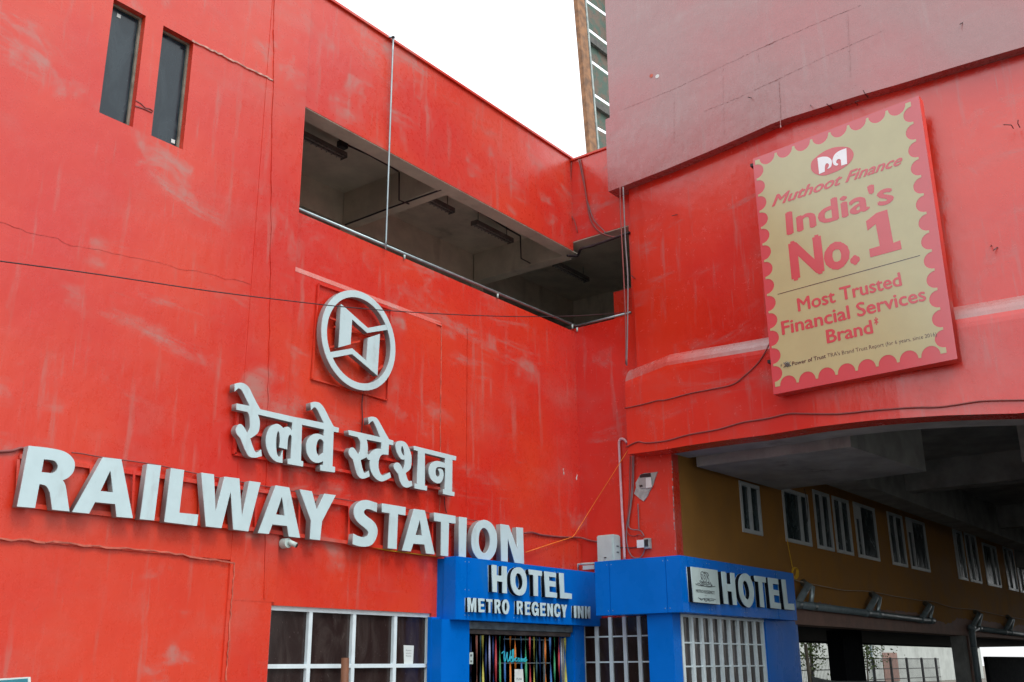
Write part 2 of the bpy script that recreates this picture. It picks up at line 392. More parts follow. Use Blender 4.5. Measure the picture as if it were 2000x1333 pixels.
# parapet beam
PT = 13.0
bm = bmesh.new(); wl(9.93, XC, 10.67, PT, YA, 0.34); obj('parapet_beam', bm, RED, st)
B('beam_soffit', (9.93, YA + 0.012, 10.655), (XC + 0.3, YA + 0.35, 10.672), CEIL, st)
bm = bmesh.new(); wl(9.9, XC + 0.02, PT, PT + 0.05, YA - 0.05, 0.42); obj('parapet_coping', bm, RED, st)
# the return wall (faces -X), from the inner corner to the outer one
bm = bmesh.new()
box(bm, (XC, YBR, 0), (XC + 0.25, YA + 0.3, 8.80)); obj('return_wall', bm, REDB, st)
bm = bmesh.new(); box(bm, (XC + 0.001, 10.2, 10.90), (XC + 0.34, YA + 0.34, PT - 0.06)); obj('return_parapet', bm, REDB, st)
bm = bmesh.new(); box(bm, (XC - 0.04, 10.2, PT - 0.06), (XC + 0.36, YA + 0.3, PT - 0.015)); obj('return_coping', bm, RED, st)
bm = bmesh.new(); box(bm, (XC, YBR + 0.0, 8.80), (XC + 0.25, 10.52, 12.0)); obj('corner_pier', bm, REDB, st)
B('return_soffit', (XC + 0.012, 10.52, 10.88), (XC + 0.35, YA + 0.35, 10.898), CEIL, st)
# corridor inside
B('corridor_ceiling', (6, YA + 0.34, 11.40), (27, 20, 11.6), CEIL, st)
B('corridor_ceiling', (XC + 0.34, 8.0, 11.401), (27, YA + 0.34, 11.6), CEIL, st)
B('corridor_floor', (6, YA + 0.27, 8.3), (27, 20, 8.45), CONC, st)
B('corridor_floor', (XC + 0.25, 8.0, 8.3), (27, YA + 0.27, 8.449), CONC, st)
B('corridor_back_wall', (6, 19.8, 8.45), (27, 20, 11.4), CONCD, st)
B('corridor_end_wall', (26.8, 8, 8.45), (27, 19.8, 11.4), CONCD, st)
for x in (9.25, 13.72, 18.12, 22.5):
    B('cross_beam', (x, YA + 0.34, 10.672), (x + 0.32, 15.03, 11.4), CEIL, st)
for x0, x1 in ((6, 18.12), (18.44, 27)):
    B('rear_beam', (x0, 15.05, 10.69), (x1, 15.35, 11.4), CEIL, st)
for x in (13.72, 18.12, 22.5): B('corridor_column', (x - 0.05, 15.05, 8.45), (x + 0.4, 15.5, 10.69), CEIL, st)
a = XP(1198, 572, XC + 0.9); b_ = XP(1229, 612, XC + 0.9)
B('inner_red_wall', (XC + 0.9, 10.0, 8.45), (XC + 1.05, a[1], a[2]), RED, st)
# roof slab and back mass so that the block is solid
B('roof_slab', (-14, YA + 0.34, PT - 0.9), (27, 34, PT - 0.6), CONC, st)
B('side_wall', (-14, TY + 0.3, 0), (-13.7, 34, ZT), RED, st)
B('rear_wall', (-13.7, 33.7, 0), (16.9, 34, ZT - 3), CONCD, st)
B('tower_side_wall', (9.6, TY + 0.3, PT - 0.6), (9.9, 22, ZT), RED, st)
# tower windows
def pane_window(px, name='slim_window'):
    x0, x1 = px; fo = obj(name, _frame_bm(x0, x1, WZ[0], WZ[1], TY + 0.10, 0.035, 0.05), MATS['window_frame_old'], st)
    B('pane', (x0 + 0.035, TY + 0.135, WZ[0] + 0.035), (x1 - 0.035, TY + 0.15, WZ[1] - 0.035), GBLUE, fo)
    B('blind', (x0, TY + 0.295, WZ[0]), (x1, TY + 0.30, WZ[1]), BLK, fo)
    return fo
def _frame_bm(x0, x1, z0, z1, y, t, d):
    bm = bmesh.new()
    box(bm, (x0, y, z0), (x0 + t, y + d, z1)); box(bm, (x1 - t, y, z0), (x1, y + d, z1))
    box(bm, (x0 + t, y, z0), (x1 - t, y + d, z0 + t)); box(bm, (x0 + t, y, z1 - t), (x1 - t, y + d, z1)); return bm
simple('window_frame_old', (0.20, 0.19, 0.15), 0.6, var=0.3)
pane_window(W1); pane_window(W2)
for p in ((232, 32), (338, 277)):
    q = YP(*p, TY + 0.13); B('sticker', (q[0] - 0.03, TY + 0.128, q[2] - 0.03), (q[0] + 0.03, TY + 0.134, q[2] + 0.03), PAPER, st)
# ground floor window
gw = thing('shop_window', 'wide ground floor window with white frame and brown film panes beside the blue shopfront', 'window', (11.6, 12.1, 0.6))
GX0, GX1 = YP(523, 1250, 12.02)[0], YP(838, 1250, 12.02)[0]
xs = [GX0, YP(602, 1250, 12.06)[0], YP(688, 1250, 12.06)[0], YP(769, 1250, 12.06)[0], GX1]
zt, zb, zm = 2.49, 0.55, 1.64
t = 0.055
B('outer_frame', (GX0 - 0.06, 12.02, zt - 0.075), (GX1, 12.12, zt), WFRAME, gw)
B('outer_frame', (GX0 - 0.06, 12.02, zb), (GX1, 12.12, zb + t), WFRAME, gw)
for x in (xs[0] - 0.03, xs[-1] - 0.03): B('outer_frame', (x, 12.02, zb + t), (x + 0.06, 12.12, zt - 0.075), WFRAME, gw)
for x in xs[1:-1]: B('mullion', (x - 0.035, 12.025, zb + t), (x + 0.035, 12.12, zt - 0.075), WFRAME, gw)
for i in range(4): B('transom', (xs[i] + 0.035, 12.03, zm - 0.03), (xs[i + 1] - 0.035, 12.12, zm + 0.03), WFRAME, gw)
for i in range(4):
    for z0, z1 in ((zb + t, zm - 0.03), (zm + 0.03, zt - 0.075)):
        B('pane', (xs[i] + 0.035, 12.085, z0), (xs[i + 1] - 0.035, 12.095, z1), GBRN, gw)
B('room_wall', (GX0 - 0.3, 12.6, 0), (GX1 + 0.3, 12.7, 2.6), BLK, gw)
q = YP(797, 1280, 12.07)
bm = bmesh.new(); 
pp = [YP(788, 1261, 12.075), YP(808, 1262, 12.075), YP(806, 1300, 12.075), YP(789, 1299, 12.075)]
vs = [bm.verts.new(p) for p in pp]; vs2 = [bm.verts.new(Vector(p) + Vector((0, -0.004, 0))) for p in pp]
bm.faces.new(vs); bm.faces.new(vs2[::-1])
for i in range(4): bm.faces.new((vs[i], vs[(i + 1) % 4], vs2[(i + 1) % 4], vs2[i]))
o = obj('paper_notice', bm, PAPER); tag(o, 'small white printed notice stuck inside the right pane of the wide window', 'notice')
for k, s in enumerate(('Room', 'on', 'Rent')):
    y = 1270 + k * 5.5
    words_on('lettering', s, [(793, y + 2), (803, y + 2.2), (803, y), (793, y - .2)], planeA(12.068), frA(12.068), 0, GREYP, o)
pa = YP(676, 1333, 11.75)[0]
o = tube('timber_prop', [(pa, 11.75, 0.13), (pa + 0.01, 11.80, YP(680, 1286, 11.8)[2])], 0.06, WOODB, seg=10); tag(o, 'rough brown timber post standing in front of the wide white framed window', 'post')

# ============================================================ overhead concourse (right), curved in plan
PLAN = [(10.55, 17.63), (9.2, 17.46), (7.94, 17.30), (6.5, 17.10), (5.0, 17.10), (3.6, 17.20), (2.2, 17.33), (0.5, 17.6), (-1.5, 18.1), (-3.5, 18.9)]
def LX(y):
    for (y0, x0), (y1, x1) in zip(PLAN[:-1], PLAN[1:]):
        if y1 <= y <= y0: return x0 + (x1 - x0) * (y - y0) / (y1 - y0)
    return PLAN[0][1] if y > PLAN[0][0] else PLAN[-1][1]
def onB(x, y, off=0.0):
    """a pixel on the curved face"""
    X = 17.3
    for _ in range(14): X = LX(XP(x, y, X)[1]) + off
    return XP(x, y, X)
def table(pix, off=0.0):
    t = sorted(((onB(x, y, off)[1], onB(x, y, off)[2]) for x, y in pix), reverse=True)
    def f(y):
        if y >= t[0][0]: return t[0][1]
        for (a, za), (b_, zb_) in zip(t[:-1], t[1:]):
            if b_ <= y <= a: return za + (zb_ - za) * (y - a) / (b_ - a)
        return t[-1][1]
    return f
zbot = table([(1228, 888), (1290, 880), (1350, 870), (1420, 860), (1500, 850), (1600, 834), (1700, 822), (1850, 812), (2000, 808)])
zband = table([(1220, 722), (1300, 690), (1500, 655), (1868, 595), (2000, 572)])
zled = table([(1223, 362), (1300, 332), (1400, 290), (1520, 237), (1600, 212), (1760, 164), (1900, 121), (2000, 92)])
YS = [10.55 - k * 0.35 for k in range(41)]
cb = thing('overhead_concourse', 'massive red and sky-tinted pink concourse building bridging overhead, carrying the yellow billboard', 'building', (20, 4, 5))
def strip(name, levels, m, back=0.5, ys=YS):
    """closed curved wall from a profile [(z(y), offset outwards)] bottom to top"""
    bm = bmesh.new(); cols = []
    for y in ys:
        c = [bm.verts.new((LX(y) - o_, y, z(y) if callable(z) else z)) for z, o_ in levels]
        c.append(bm.verts.new((LX(y) + back, y, levels[-1][0](y) if callable(levels[-1][0]) else levels[-1][0])))
        c.append(bm.verts.new((LX(y) + back, y, levels[0][0](y) if callable(levels[0][0]) else levels[0][0])))
        cols.append(c)
    n_ = len(cols[0])
    for i in range(len(cols) - 1):
        for k in range(n_): bm.faces.new((cols[i][k], cols[i][(k + 1) % n_], cols[i + 1][(k + 1) % n_], cols[i + 1][k]))
    bm.faces.new(cols[0]); bm.faces.new(cols[-1][::-1])
    return obj(name, bm, m, cb)
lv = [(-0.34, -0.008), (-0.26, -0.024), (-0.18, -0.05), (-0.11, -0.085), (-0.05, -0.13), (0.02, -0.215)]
zf = lambda d: (lambda y: zband(y) + d)
strip('lower_band', [(zbot, 0.0), (zf(-0.42), 0.0)] + [(zf(d), o_) for d, o_ in lv[:2]], REDB)
strip('pale_ledge', [(zf(d), o_) for d, o_ in lv[1:]], paint('pale_ledge_paint', (0.50, 0.07, 0.055), (0.36, 0.20, 0.19), (0.44, 0.34, 0.33), ior=1.7, chalk_amt=0.9, drip=0.5))  # paler mottled paint along the sloped top of the band

YS2 = [y for y in YS if y < 10.42]; YS2[0] = 10.36
strip('middle_wall', [(lambda y: zband(y) - 0.10, -0.235), (lambda y: zled(y) + 0.05, -0.235)], REDB, 0.4, YS2)
YS3 = [10.78] + YS
ZN = XP(1203, 225, 17.6)[2]
strip('upper_wall', [(zled, 0.0), (lambda y: ZN, 0.0)], CAPR, 0.6, [10.76] + YS[1:])
strip('upper_wall', [(lambda y: ZN, 0.0), (lambda y: 17.5, 0.0)], CAPR, 0.6, [10.64] + YS[1:])
# soffit, hanging blocks, girders
def soff(name, poly, z0, z1, m):
    bm = bmesh.new(); lo = [bm.verts.new((p[0], p[1], z0(p[1]) if callable(z0) else z0)) for p in poly]; hi = [bm.verts.new((p[0], p[1], z1)) for p in poly]
    bm.faces.new(lo); bm.faces.new(hi[::-1]); n_ = len(poly)
    for i in range(n_): bm.faces.new((lo[i], lo[(i + 1) % n_], hi[(i + 1) % n_], hi[i]))
    return obj(name, bm, m, cb)
for i in range(len(YS) - 1):
    pass
bm = bmesh.new(); cols = []
for y in YS:
    x = LX(y); z = zbot(y) + 0.004
    cols.append([bm.verts.new(p) for p in ((x + 0.005, y, z), (x + 1.25, y, z + 0.03), (x + 1.25, y, 7.2), (x + 0.26, y, 7.2))])
for i in range(len(cols) - 1):
    for k in range(4): bm.faces.new((cols[i][k], cols[i][(k + 1) % 4], cols[i + 1][(k + 1) % 4], cols[i + 1][k]))
bm.faces.new(cols[0]); bm.faces.new(cols[-1][::-1]); obj('edge_beam', bm, CONC, cb)
B('deck_slab', (18.6, -22, 6.75), (75, 10.0, 7.1), CONCD, cb)
B('deck_slab', (18.9, -22, 7.1), (75, 10.4, 12.0), CONCD, cb)
soff('hanging_block', [(18.80, 9.62), (18.86, 6.42), (22.45, 6.1), (22.7, 9.5)], 5.50, 6.75, CONC)
B('girder', (22.9, 3.6, 5.55), (46, 4.3, 6.75), CONCD, cb)
B('girder', (23.2, 8.2, 5.75), (33.8, 8.9, 6.75), CONCD, cb)
B('girder', (33.9, 8.2, 5.75), (46, 8.9, 6.75), CONCD, cb)
B('girder', (46.1, -10, 5.3), (47.3, 9.5, 6.75), CONCD, cb)
for y0 in (-4, -12): B('girder', (20.8, y0, 5.55), (46, y0 + 0.7, 6.75), CONCD, cb)
B('pier', (33.4, 3.2, 0), (34.8, 4.7, 5.55), CONCD, cb)
B('pier', (24.5, -5.6, 0), (26.3, -3.4, 5.55), CONCD, cb)
for x in (28, 38): B('cross_girder', (x, 4.3, 6.0), (x + 0.6, 8.2, 6.75), CONCD, cb)
B('rear_wall', (40, -22, 0), (75, -21.7, 6.75), CONCD, cb)
# fixings, rust holes and marks on the face
for x, y, r in ((1284, 150, 0.05), (1272, 149, 0.045)):
    p = onB(x, y, -0.004); bmm = bmesh.new(); bmesh.ops.create_circle(bmm, cap_ends=True, radius=r, segments=9)
    o = obj('paint_chip', bmm, PAPER if x == 1284 else CHALK, cb); o.rotation_euler = (0, -math.pi / 2, 0); o.location = Vector(p) - Vector(cb.location) + Vector((-0.004, 0, 0))
for x, y in ((1975, 245), (1988, 243), (1936, 480), (1948, 484), (1322, 420), (1240, 545), (1620, 208), (1583, 206), (1670, 200), (1467, 192), (1690, 185), (1770, 520), (1880, 45)):
    p = onB(x, y, 0.22 if y > 300 else 0.0)
    q = p + Vector((-0.10, random.uniform(-.1, .1), random.uniform(-0.08, 0.05)))
    tube('rebar_stub', [p + Vector((0.15, 0, 0)), p, q], 0.008, CABLE, cb, 5, False)

def fridge(pts, w_, m, d=0.004):
    q = []
    for (xa, ya), (xb_, yb_) in zip(pts[:-1], pts[1:]):
        n_ = max(2, int(math.hypot(xb_ - xa, yb_ - ya) / 9))
        q += [onB(1094 + (xa + (xb_ - xa) * k / n_) / 2.203 + random.uniform(-.3, .3), (ya + (yb_ - ya) * k / n_) / 2.203 + random.uniform(-.5, .5), 0.0) for k in range(n_)]
    bm = bmesh.new()
    for a, b_ in zip(q[:-1], q[1:]): bar(bm, a, b_, w_ * random.uniform(.35, 1.6), d * random.uniform(.2, 1.4), (-1, 0, 0))
    obj('formwork_joint', bm, m, cb)
CAPL = CAPR
for pts, w_, m in (([(250, 480), (500, 380), (700, 285), (900, 190), (1130, 90), (1300, 20)], 0.02, CAPL), ([(620, 480), (760, 425), (930, 345), (1180, 225), (1400, 130)], 0.012, CAPL),
                ([(490, 440), (490, 625)], 0.012, CAPL), ([(700, 290), (705, 585)], 0.014, CAPL), ([(940, 350), (950, 560)], 0.014, CAPL), ([(1235, 60), (1250, 340)], 0.02, CAPL), ([(850, 225), (860, 290)], 0.012, CAPL)): fridge(pts, w_, m)

# ============================================================ brown building under the concourse
bb = thing('brown_building', 'brown painted hotel annexe with a row of white framed windows under the dark overpass', 'building', (40, 12, 3))
BX0 = XC + 0.25
WPX = [  # (tl, tr, br, bl) of every window
    [(1442, 940), (1480, 950), (1489, 1045), (1450, 1039)], [(1527, 958), (1575, 962), (1585, 1067), (1533, 1053)],
    [(1585, 957), (1617, 966), (1629, 1079), (1597, 1070)], [(1622, 968), (1655, 979), (1667, 1088), (1636, 1081)],
    [(1664, 981), (1705, 993), (1719, 1100), (1677, 1089)], [(1730, 1000), (1759, 1008), (1773, 1111), (1744, 1104)],
    [(1766, 1010), (1803, 1022), (1817, 1119), (1781, 1111)], [(1857, 1034), (1876, 1038), (1891, 1138), (1874, 1132)],
    [(1880, 1040), (1902, 1045), (1919, 1143), (1896, 1137)], [(1914, 1060), (1943, 1068), (1956, 1149), (1931, 1142)],
    [(1954, 1067), (1975, 1073), (1990, 1157), (1972, 1150)], [(1978, 1074), (1998, 1079), (2012, 1164), (1994, 1158)]]
wins = []
for q in WPX:
    P = [YP(*p, YBR) for p in q]; x0 = (P[0][0] + P[3][0]) / 2; x1 = (P[1][0] + P[2][0]) / 2
    wins.append([x0, x1, (P[0][2] + P[1][2]) / 2])
for i in range(len(wins) - 1):
    if wins[i + 1][0] < wins[i][1] + 0.12: mid = (wins[i + 1][0] + wins[i][1]) / 2; wins[i][1] = mid - 0.06; wins[i + 1][0] = mid + 0.06
WB = 4.40
bm = bmesh.new(); xx = BX0
for x0, x1, WT in wins:
    box(bm, (xx, YBR, WB), (x0, YBR + 0.22, 6.6)); box(bm, (x0, YBR, WT), (x1, YBR + 0.22, 6.6)); xx = x1
box(bm, (xx, YBR, WB), (75, YBR + 0.22, 6.6))
box(bm, (BX0, YBR, 3.14), (75, YBR + 0.22, WB))
obj('brown_wall', bm, BROWN, bb)
B('red_return_strip', (XC + 0.002, YBR - 0.004, 0), (BX0 + 0.02, YBR - 0.001, 8.0), RED, bb)
for i, (x0, x1, WT) in enumerate(wins):
    fo = obj('window', _frame_bm(x0, x1, WB, WT, YBR - 0.03, 0.085, 0.1), UPVC, bb)
    fr_ = 0.5 if i in (0, 2, 3, 5, 8, 10, 11) else (0.68 if i in (1, 9) else 0.28)
    xm = x0 + (x1 - x0) * fr_
    B('mullion', (xm - 0.045, YBR - 0.025, WB + 0.085), (xm + 0.045, YBR + 0.05, WT - 0.085), UPVC, fo)
    B('pane', (x0 + 0.085, YBR + 0.03, WB + 0.085), (xm - 0.045, YBR + 0.04, WT - 0.085), GDRK, fo)
    B('pane', (xm + 0.045, YBR + 0.015, WB + 0.085), (x1 - 0.085, YBR + 0.025, WT - 0.085), GDRK, fo)
    if i in (4, 6): B('vent_panel', (x0 + 0.085, YBR - 0.01, WT - 0.45), (xm - 0.045, YBR + 0.012, WT - 0.086), UPVC, fo)
B('lower_beam', (BX0, YBR - 0.05, 2.50), (75, YBR + 0.45, 3.14), BEAMB, bb)
# ragged lower edge of the brown paint running over the beam
bm = bmesh.new(); x = BX0 + 5.0; vs = []
while x < 60:
    vs.append((x, 3.14 - 0.05 - 0.22 * max(0, math.sin(x * 1.1) * math.sin(x * 0.37 + 1)) - random.uniform(0, 0.07))); x += 0.13
for a, b_ in zip(vs[:-1], vs[1:]):
    bm.faces.new([bm.verts.new(p) for p in ((a[0], YBR - 0.054, a[1]), (b_[0], YBR - 0.054, b_[1]), (b_[0], YBR - 0.054, 3.145), (a[0], YBR - 0.054, 3.145))])
bmesh.ops.remove_doubles(bm, verts=bm.verts, dist=0.0005)
r_ = bmesh.ops.extrude_face_region(bm, geom=bm.faces[:]); bmesh.ops.translate(bm, verts=[v for v in r_['geom'] if isinstance(v, bmesh.types.BMVert)], vec=(0, 0.003, 0))
obj('paint_overrun', bm, BROWN, bb)
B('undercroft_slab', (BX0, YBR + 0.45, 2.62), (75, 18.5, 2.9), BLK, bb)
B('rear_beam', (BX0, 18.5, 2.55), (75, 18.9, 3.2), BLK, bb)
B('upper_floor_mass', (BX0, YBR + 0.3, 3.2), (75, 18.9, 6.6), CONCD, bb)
def colx(x, Y): return YP(x, 1300, Y)[0]
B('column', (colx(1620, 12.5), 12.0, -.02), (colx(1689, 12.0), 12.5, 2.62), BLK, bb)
B('column', (colx(1863, YBR + .4), YBR + 0.02, -.02), (colx(1895, YBR + .02), YBR + 0.4, 2.5), CONCD, bb)
B('column', (colx(1896, YBR), YBR - 0.04, -.02), (colx(1904, YBR), YBR + 0.2, 2.5), BEAMB, bb)
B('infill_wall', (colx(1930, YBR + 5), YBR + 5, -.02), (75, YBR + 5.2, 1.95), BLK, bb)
B('annexe_base_wall', (BX0, YBR, -.02), (BX0 + 5.4, YBR + 0.22, 2.5), BLUE, bb)

# ============================================================ hotel shopfront
ht = thing('hotel_shopfront', 'bright blue panelled hotel shopfront wrapping the corner, with white gridded windows', 'shopfront', (16.5, 10.5, 0.0))
HY, HX, HY2 = 11.55, 16.9, 9.1
def pan(name, a, b_): return B(name, a, b_, BLUE, ht, 0.006)
lz0, lz1 = 2.37, 3.42
jx = [13.47, YP(912, 1150, HY)[0], YP(1007, 1200, HY)[0], YP(1088, 1200, HY)[0], XC - 0.02]
for a, b_ in zip(jx[:-1], jx[1:]): pan('fascia_panel', (a + 0.003, HY, lz0), (b_ - 0.003, HY + 0.28, lz1))
B('fascia_core', (13.49, HY + 0.02, lz0 + 0.02), (XC - 0.03, YA, lz1 - 0.02), BLUE, ht)
mz0, mz1 = 2.52, 3.53
my = [XP(1162, 1150, HX)[1], XP(1191, 1150, HX)[1], XP(1302, 1150, HX)[1], HY2]
for a, b_ in zip(my[:-1], my[1:]):
    if a - b_ > 0.02: pan('fascia_panel', (HX, b_ + 0.003, mz0), (HX + 0.25, a - 0.003, mz1))
rx1 = YP(1553, 1160, HY2)[0]
rj = [HX + 0.253, YP(1388, 1190, HY2)[0], YP(1456, 1190, HY2)[0], YP(1520, 1190, HY2)[0], rx1]
for a, b_ in zip(rj[:-1], rj[1:]): pan('fascia_panel', (a + 0.003, HY2, mz0), (b_ - 0.003, HY2 + 0.25, mz1))
B('fascia_core', (HX + 0.05, HY2 + 0.05, mz0 + 0.03), (rx1 - 0.01, YBR - 0.06, mz1 - 0.02), BLUE, ht)
B('fascia_core', (HX + 0.05, YBR - 0.06, mz0 + 0.03), (XC - 0.002, my[0] - 0.01, mz1 - 0.02), BLUE, ht)
for a in jx[1:-1]:
    for z in (lz0 + 0.08, lz0 + 0.5, lz1 - 0.08):
        for dx in (-0.05, 0.05): tube('screw', [(a + dx, HY - 0.004, z), (a + dx, HY + 0.004, z)], 0.008, GALV, ht, 6, False)
for a in rj[1:-1]:
    for z in (mz0 + 0.08, mz1 - 0.08):
        for dx in (-0.05, 0.05): tube('screw', [(a + dx, HY2 - 0.004, z), (a + dx, HY2 + 0.004, z)], 0.008, GALV, ht, 6, False)
for a in my[1:-1]:
    for z in (mz0 + 0.08, mz1 - 0.08):
        for dx in (-0.05, 0.05): tube('screw', [(HX - 0.004, a + dx, z), (HX + 0.004, a + dx, z)], 0.008, GALV, ht, 6, False)
# pillars
def pil(x0, x1, y0, y1, z1, nm='pillar'): return B(nm, (x0, y0, 0.0), (x1, y1, z1), BLUE, ht, 0.004)
PY = 11.68
pil(YP(862, 1270, PY)[0], YP(917, 1270, PY)[0], PY, PY + 0.3, lz0 + 0.01)
pil(YP(842, 1270, 11.9)[0], YP(863, 1270, 11.9)[0], 11.9, 11.99, lz0 + 0.05)
dx0, dx1 = YP(917, 1270, PY)[0], YP(1121, 1270, PY)[0]
pil(YP(1122, 1270, PY)[0], YP(1142, 1270, PY)[0], PY, PY + 0.2, lz0 + 0.01)
PX, PY2 = 17.02, 9.4
y_a = XP(1267, 1280, PX)[1]
pil(PX, YP(1332, 1270, PY2)[0], PY2, y_a, mz0 + 0.01)
gx0, gx1 = YP(1333, 1270, PY2 + 0.04)[0], YP(1494, 1270, PY2 + 0.04)[0]
rx2 = YP(1558, 1270, PY2)[0]
pil(gx1 + 0.03, rx2, PY2, YBR - 0.05, mz0 + 0.01)
# gridded windows
def grid(pl, x0, x1, z0, z1, ncol, zs, bw, bd, parent):
    """pl maps (u, depth, z) to a point"""
    def bx(nm, u0, u1, d0, d1, za, zb, m):
        p, q = pl(u0, d0, za), pl(u1, d1, zb)
        B(nm, tuple(min(a, c) for a, c in zip(p, q)), tuple(max(a, c) for a, c in zip(p, q)), m, parent)
    us = [x0 + (x1 - x0) * i / ncol for i in range(ncol + 1)]
    for u in us: bx('mullion', u - bw / 2, u + bw / 2, 0, bd, z0, z1, WFRAME)
    for z in zs:
        for i in range(ncol): bx('glazing_bar', us[i] + bw / 2, us[i + 1] - bw / 2, bd * 0.2, bd * 0.9, z - 0.014, z + 0.014, WFRAME)
    zz = [z0] + list(zs) + [z1]
    for i in range(ncol):
        for za, zb in zip(zz[:-1], zz[1:]):
            bx('pane', us[i] + bw / 2, us[i + 1] - bw / 2, bd * 0.6, bd * 0.7, za + 0.014, zb - 0.014, GBRN)
wA = thing('grid_window', 'white gridded window with square panes between the hotel door and the blue corner pillar', 'window', (17.2, 10.6, 0.5), 'gridded hotel windows')
WX = 17.90
ya, yb = XP(1139, 1280, WX)[1], XP(1268, 1280, WX)[1]
zA = [XP(1200, y, WX)[2] for y in (1244, 1294)]
grid(lambda u, d, z: (WX + d, -u, z), -ya, -yb + 0.12, 0.5, mz0 + 0.02, 5, [0.85, 1.28, zA[1], zA[0]], 0.08, 0.06, wA)
wB = thing('grid_window', 'white gridded window with narrow upright panes under the right hand HOTEL lettering', 'window', (19, 9.5, 0.5), 'gridded hotel windows')
zB = [YP(1410, y, PY2 + 0.04)[2] for y in (1258, 1302)]
grid(lambda u, d, z: (u, PY2 + 0.03 + d, z), gx0 + 0.03, gx1 - 0.03, 0.5, mz0 - 0.02, 9, [0.75, 1.15, zB[1], zB[0]], 0.085, 0.09, wB)
B('top_rail', (gx0 - 0.02, PY2 + 0.02, mz0 - 0.05), (gx1 + 0.02, PY2 + 0.12, mz0 - 0.001), WFRAME, wB)
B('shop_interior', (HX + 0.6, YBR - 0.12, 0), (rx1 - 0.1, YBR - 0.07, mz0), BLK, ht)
# door recess, shutter box
B('shutter_box', (dx0, PY + 0.02, 2.24), (dx1, PY + 0.25, 2.36), simple('shutter_steel', (0.12, 0.15, 0.16), 0.5, metal=0.4, var=0.3), ht)
B('shutter_slat', (dx0, PY + 0.06, 2.16), (dx1, PY + 0.2, 2.235), simple('shutter_dark', (0.06, 0.05, 0.045), 0.6, var=0.4), ht)
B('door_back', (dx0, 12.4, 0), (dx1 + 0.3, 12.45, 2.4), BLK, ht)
B('doorway_return', (dx1 - 0.02, PY + 0.02, 0), (dx1 + 0.02, 12.4, 2.2), BLUE, ht)
B('door_glass', (dx0 + 0.02, PY + 0.33, 0.1), (dx1 - 0.02, PY + 0.34, 2.24), GDRK, ht)
for x in (YP(1063, 1290, PY + .3)[0], ): B('door_frame', (x, PY + 0.30, 0.1), (x + 0.035, PY + 0.33, 2.1), PVC, ht)
B('door_rail', (YP(975, 1296, PY + .3)[0], PY + 0.29, YP(1030, 1296, PY + .3)[2] - 0.008), (dx1 - 0.4, PY + 0.33, YP(1030, 1296, PY + .3)[2] + 0.008), PVC, ht)
B('door_rail', (YP(985, 1250, PY + .3)[0], PY + 0.29, YP(1030, 1250, PY + .3)[2] - 0.012), (dx1 - 0.4, PY + 0.33, YP(1030, 1250, PY + .3)[2] + 0.012), PVC, ht)
B('cream_door_leaf', (YP(1098, 1290, PY + .25)[0], PY + 0.22, 0.1), (YP(1119, 1290, PY + .25)[0], PY + 0.27, 2.13), simple('cream_paint', (0.42, 0.42, 0.34), 0.6), ht)
# ribbon curtain
rc = thing('ribbon_curtain', 'curtain of twisted shiny coloured ribbons hanging in the dark hotel doorway', 'curtain', (16, PY + 0.15, 2.1))
RC = {'r': (0.50, 0.06, 0.07), 'g': (0.06, 0.34, 0.16), 'y': (0.50, 0.48, 0.10), 'l': (0.36, 0.40, 0.60), 'b': (0.06, 0.20, 0.50), 'o': (0.65, 0.19, 0.03), 'p': (0.5, 0.22, 0.16), 't': (0.02, 0.07, 0.09), 'n': (0.01, 0.03, 0.12), 'w': (0.4, 0.45, 0.5)}
RM = {k: simple('ribbon_' + nme, RC[k], 0.3, metal=0.15, dirt_amt=0) for k, nme in zip('rgylboptnw', ('red', 'green', 'yellow', 'lilac', 'blue', 'orange', 'coral', 'teal', 'navy', 'silver'))}
for zx, k, wd in ((130, 'n', 20), (218, 'p', 40), (285, 't', 24), (320, 'y', 38), (372, 'n', 30), (432, 'l', 32), (535, 'r', 36), (600, 'g', 32), (678, 'b', 32), (770, 'o', 34), (850, 'o', 36), (945, 'b', 32), (1020, 'g', 38), (1090, 'r', 30), (1152, 'y', 30), (1195, 't', 26), (1340, 'o', 34), (1420, 'b', 38), (1485, 'g', 32), (1560, 'r', 34), (1665, 'y', 44), (1250, 'n', 30), (490, 'n', 30), (1600, 'w', 26)):
    px = 905 + zx / 8.333; y = PY + 0.14 + random.uniform(-0.02, 0.02); x = YP(px, 1280, y)[0]; wh = wd / 8.333 / 88 * 0.36
    bm = bmesh.new(); ph = random.uniform(0, 3); fq = random.uniform(2.2, 4.2); pr = None
    for i in range(46):
        z = 2.14 - i * 0.044; a = ph + fq * z + 0.4 * math.sin(z * 2.3 + ph); xo = 0.012 * math.sin(z * 1.7 + ph)
        v0 = bm.verts.new((x + xo - wh * math.cos(a), y - wh * math.sin(a), z)); v1 = bm.verts.new((x + xo + wh * math.cos(a), y + wh * math.sin(a), z))
        if pr: bm.faces.new((pr[0], pr[1], v1, v0))
        pr = (v0, v1)
    o = obj('ribbon', bm, RM[k], rc)
    sm = o.modifiers.new('thickness', 'SOLIDIFY'); sm.thickness = 0.0015
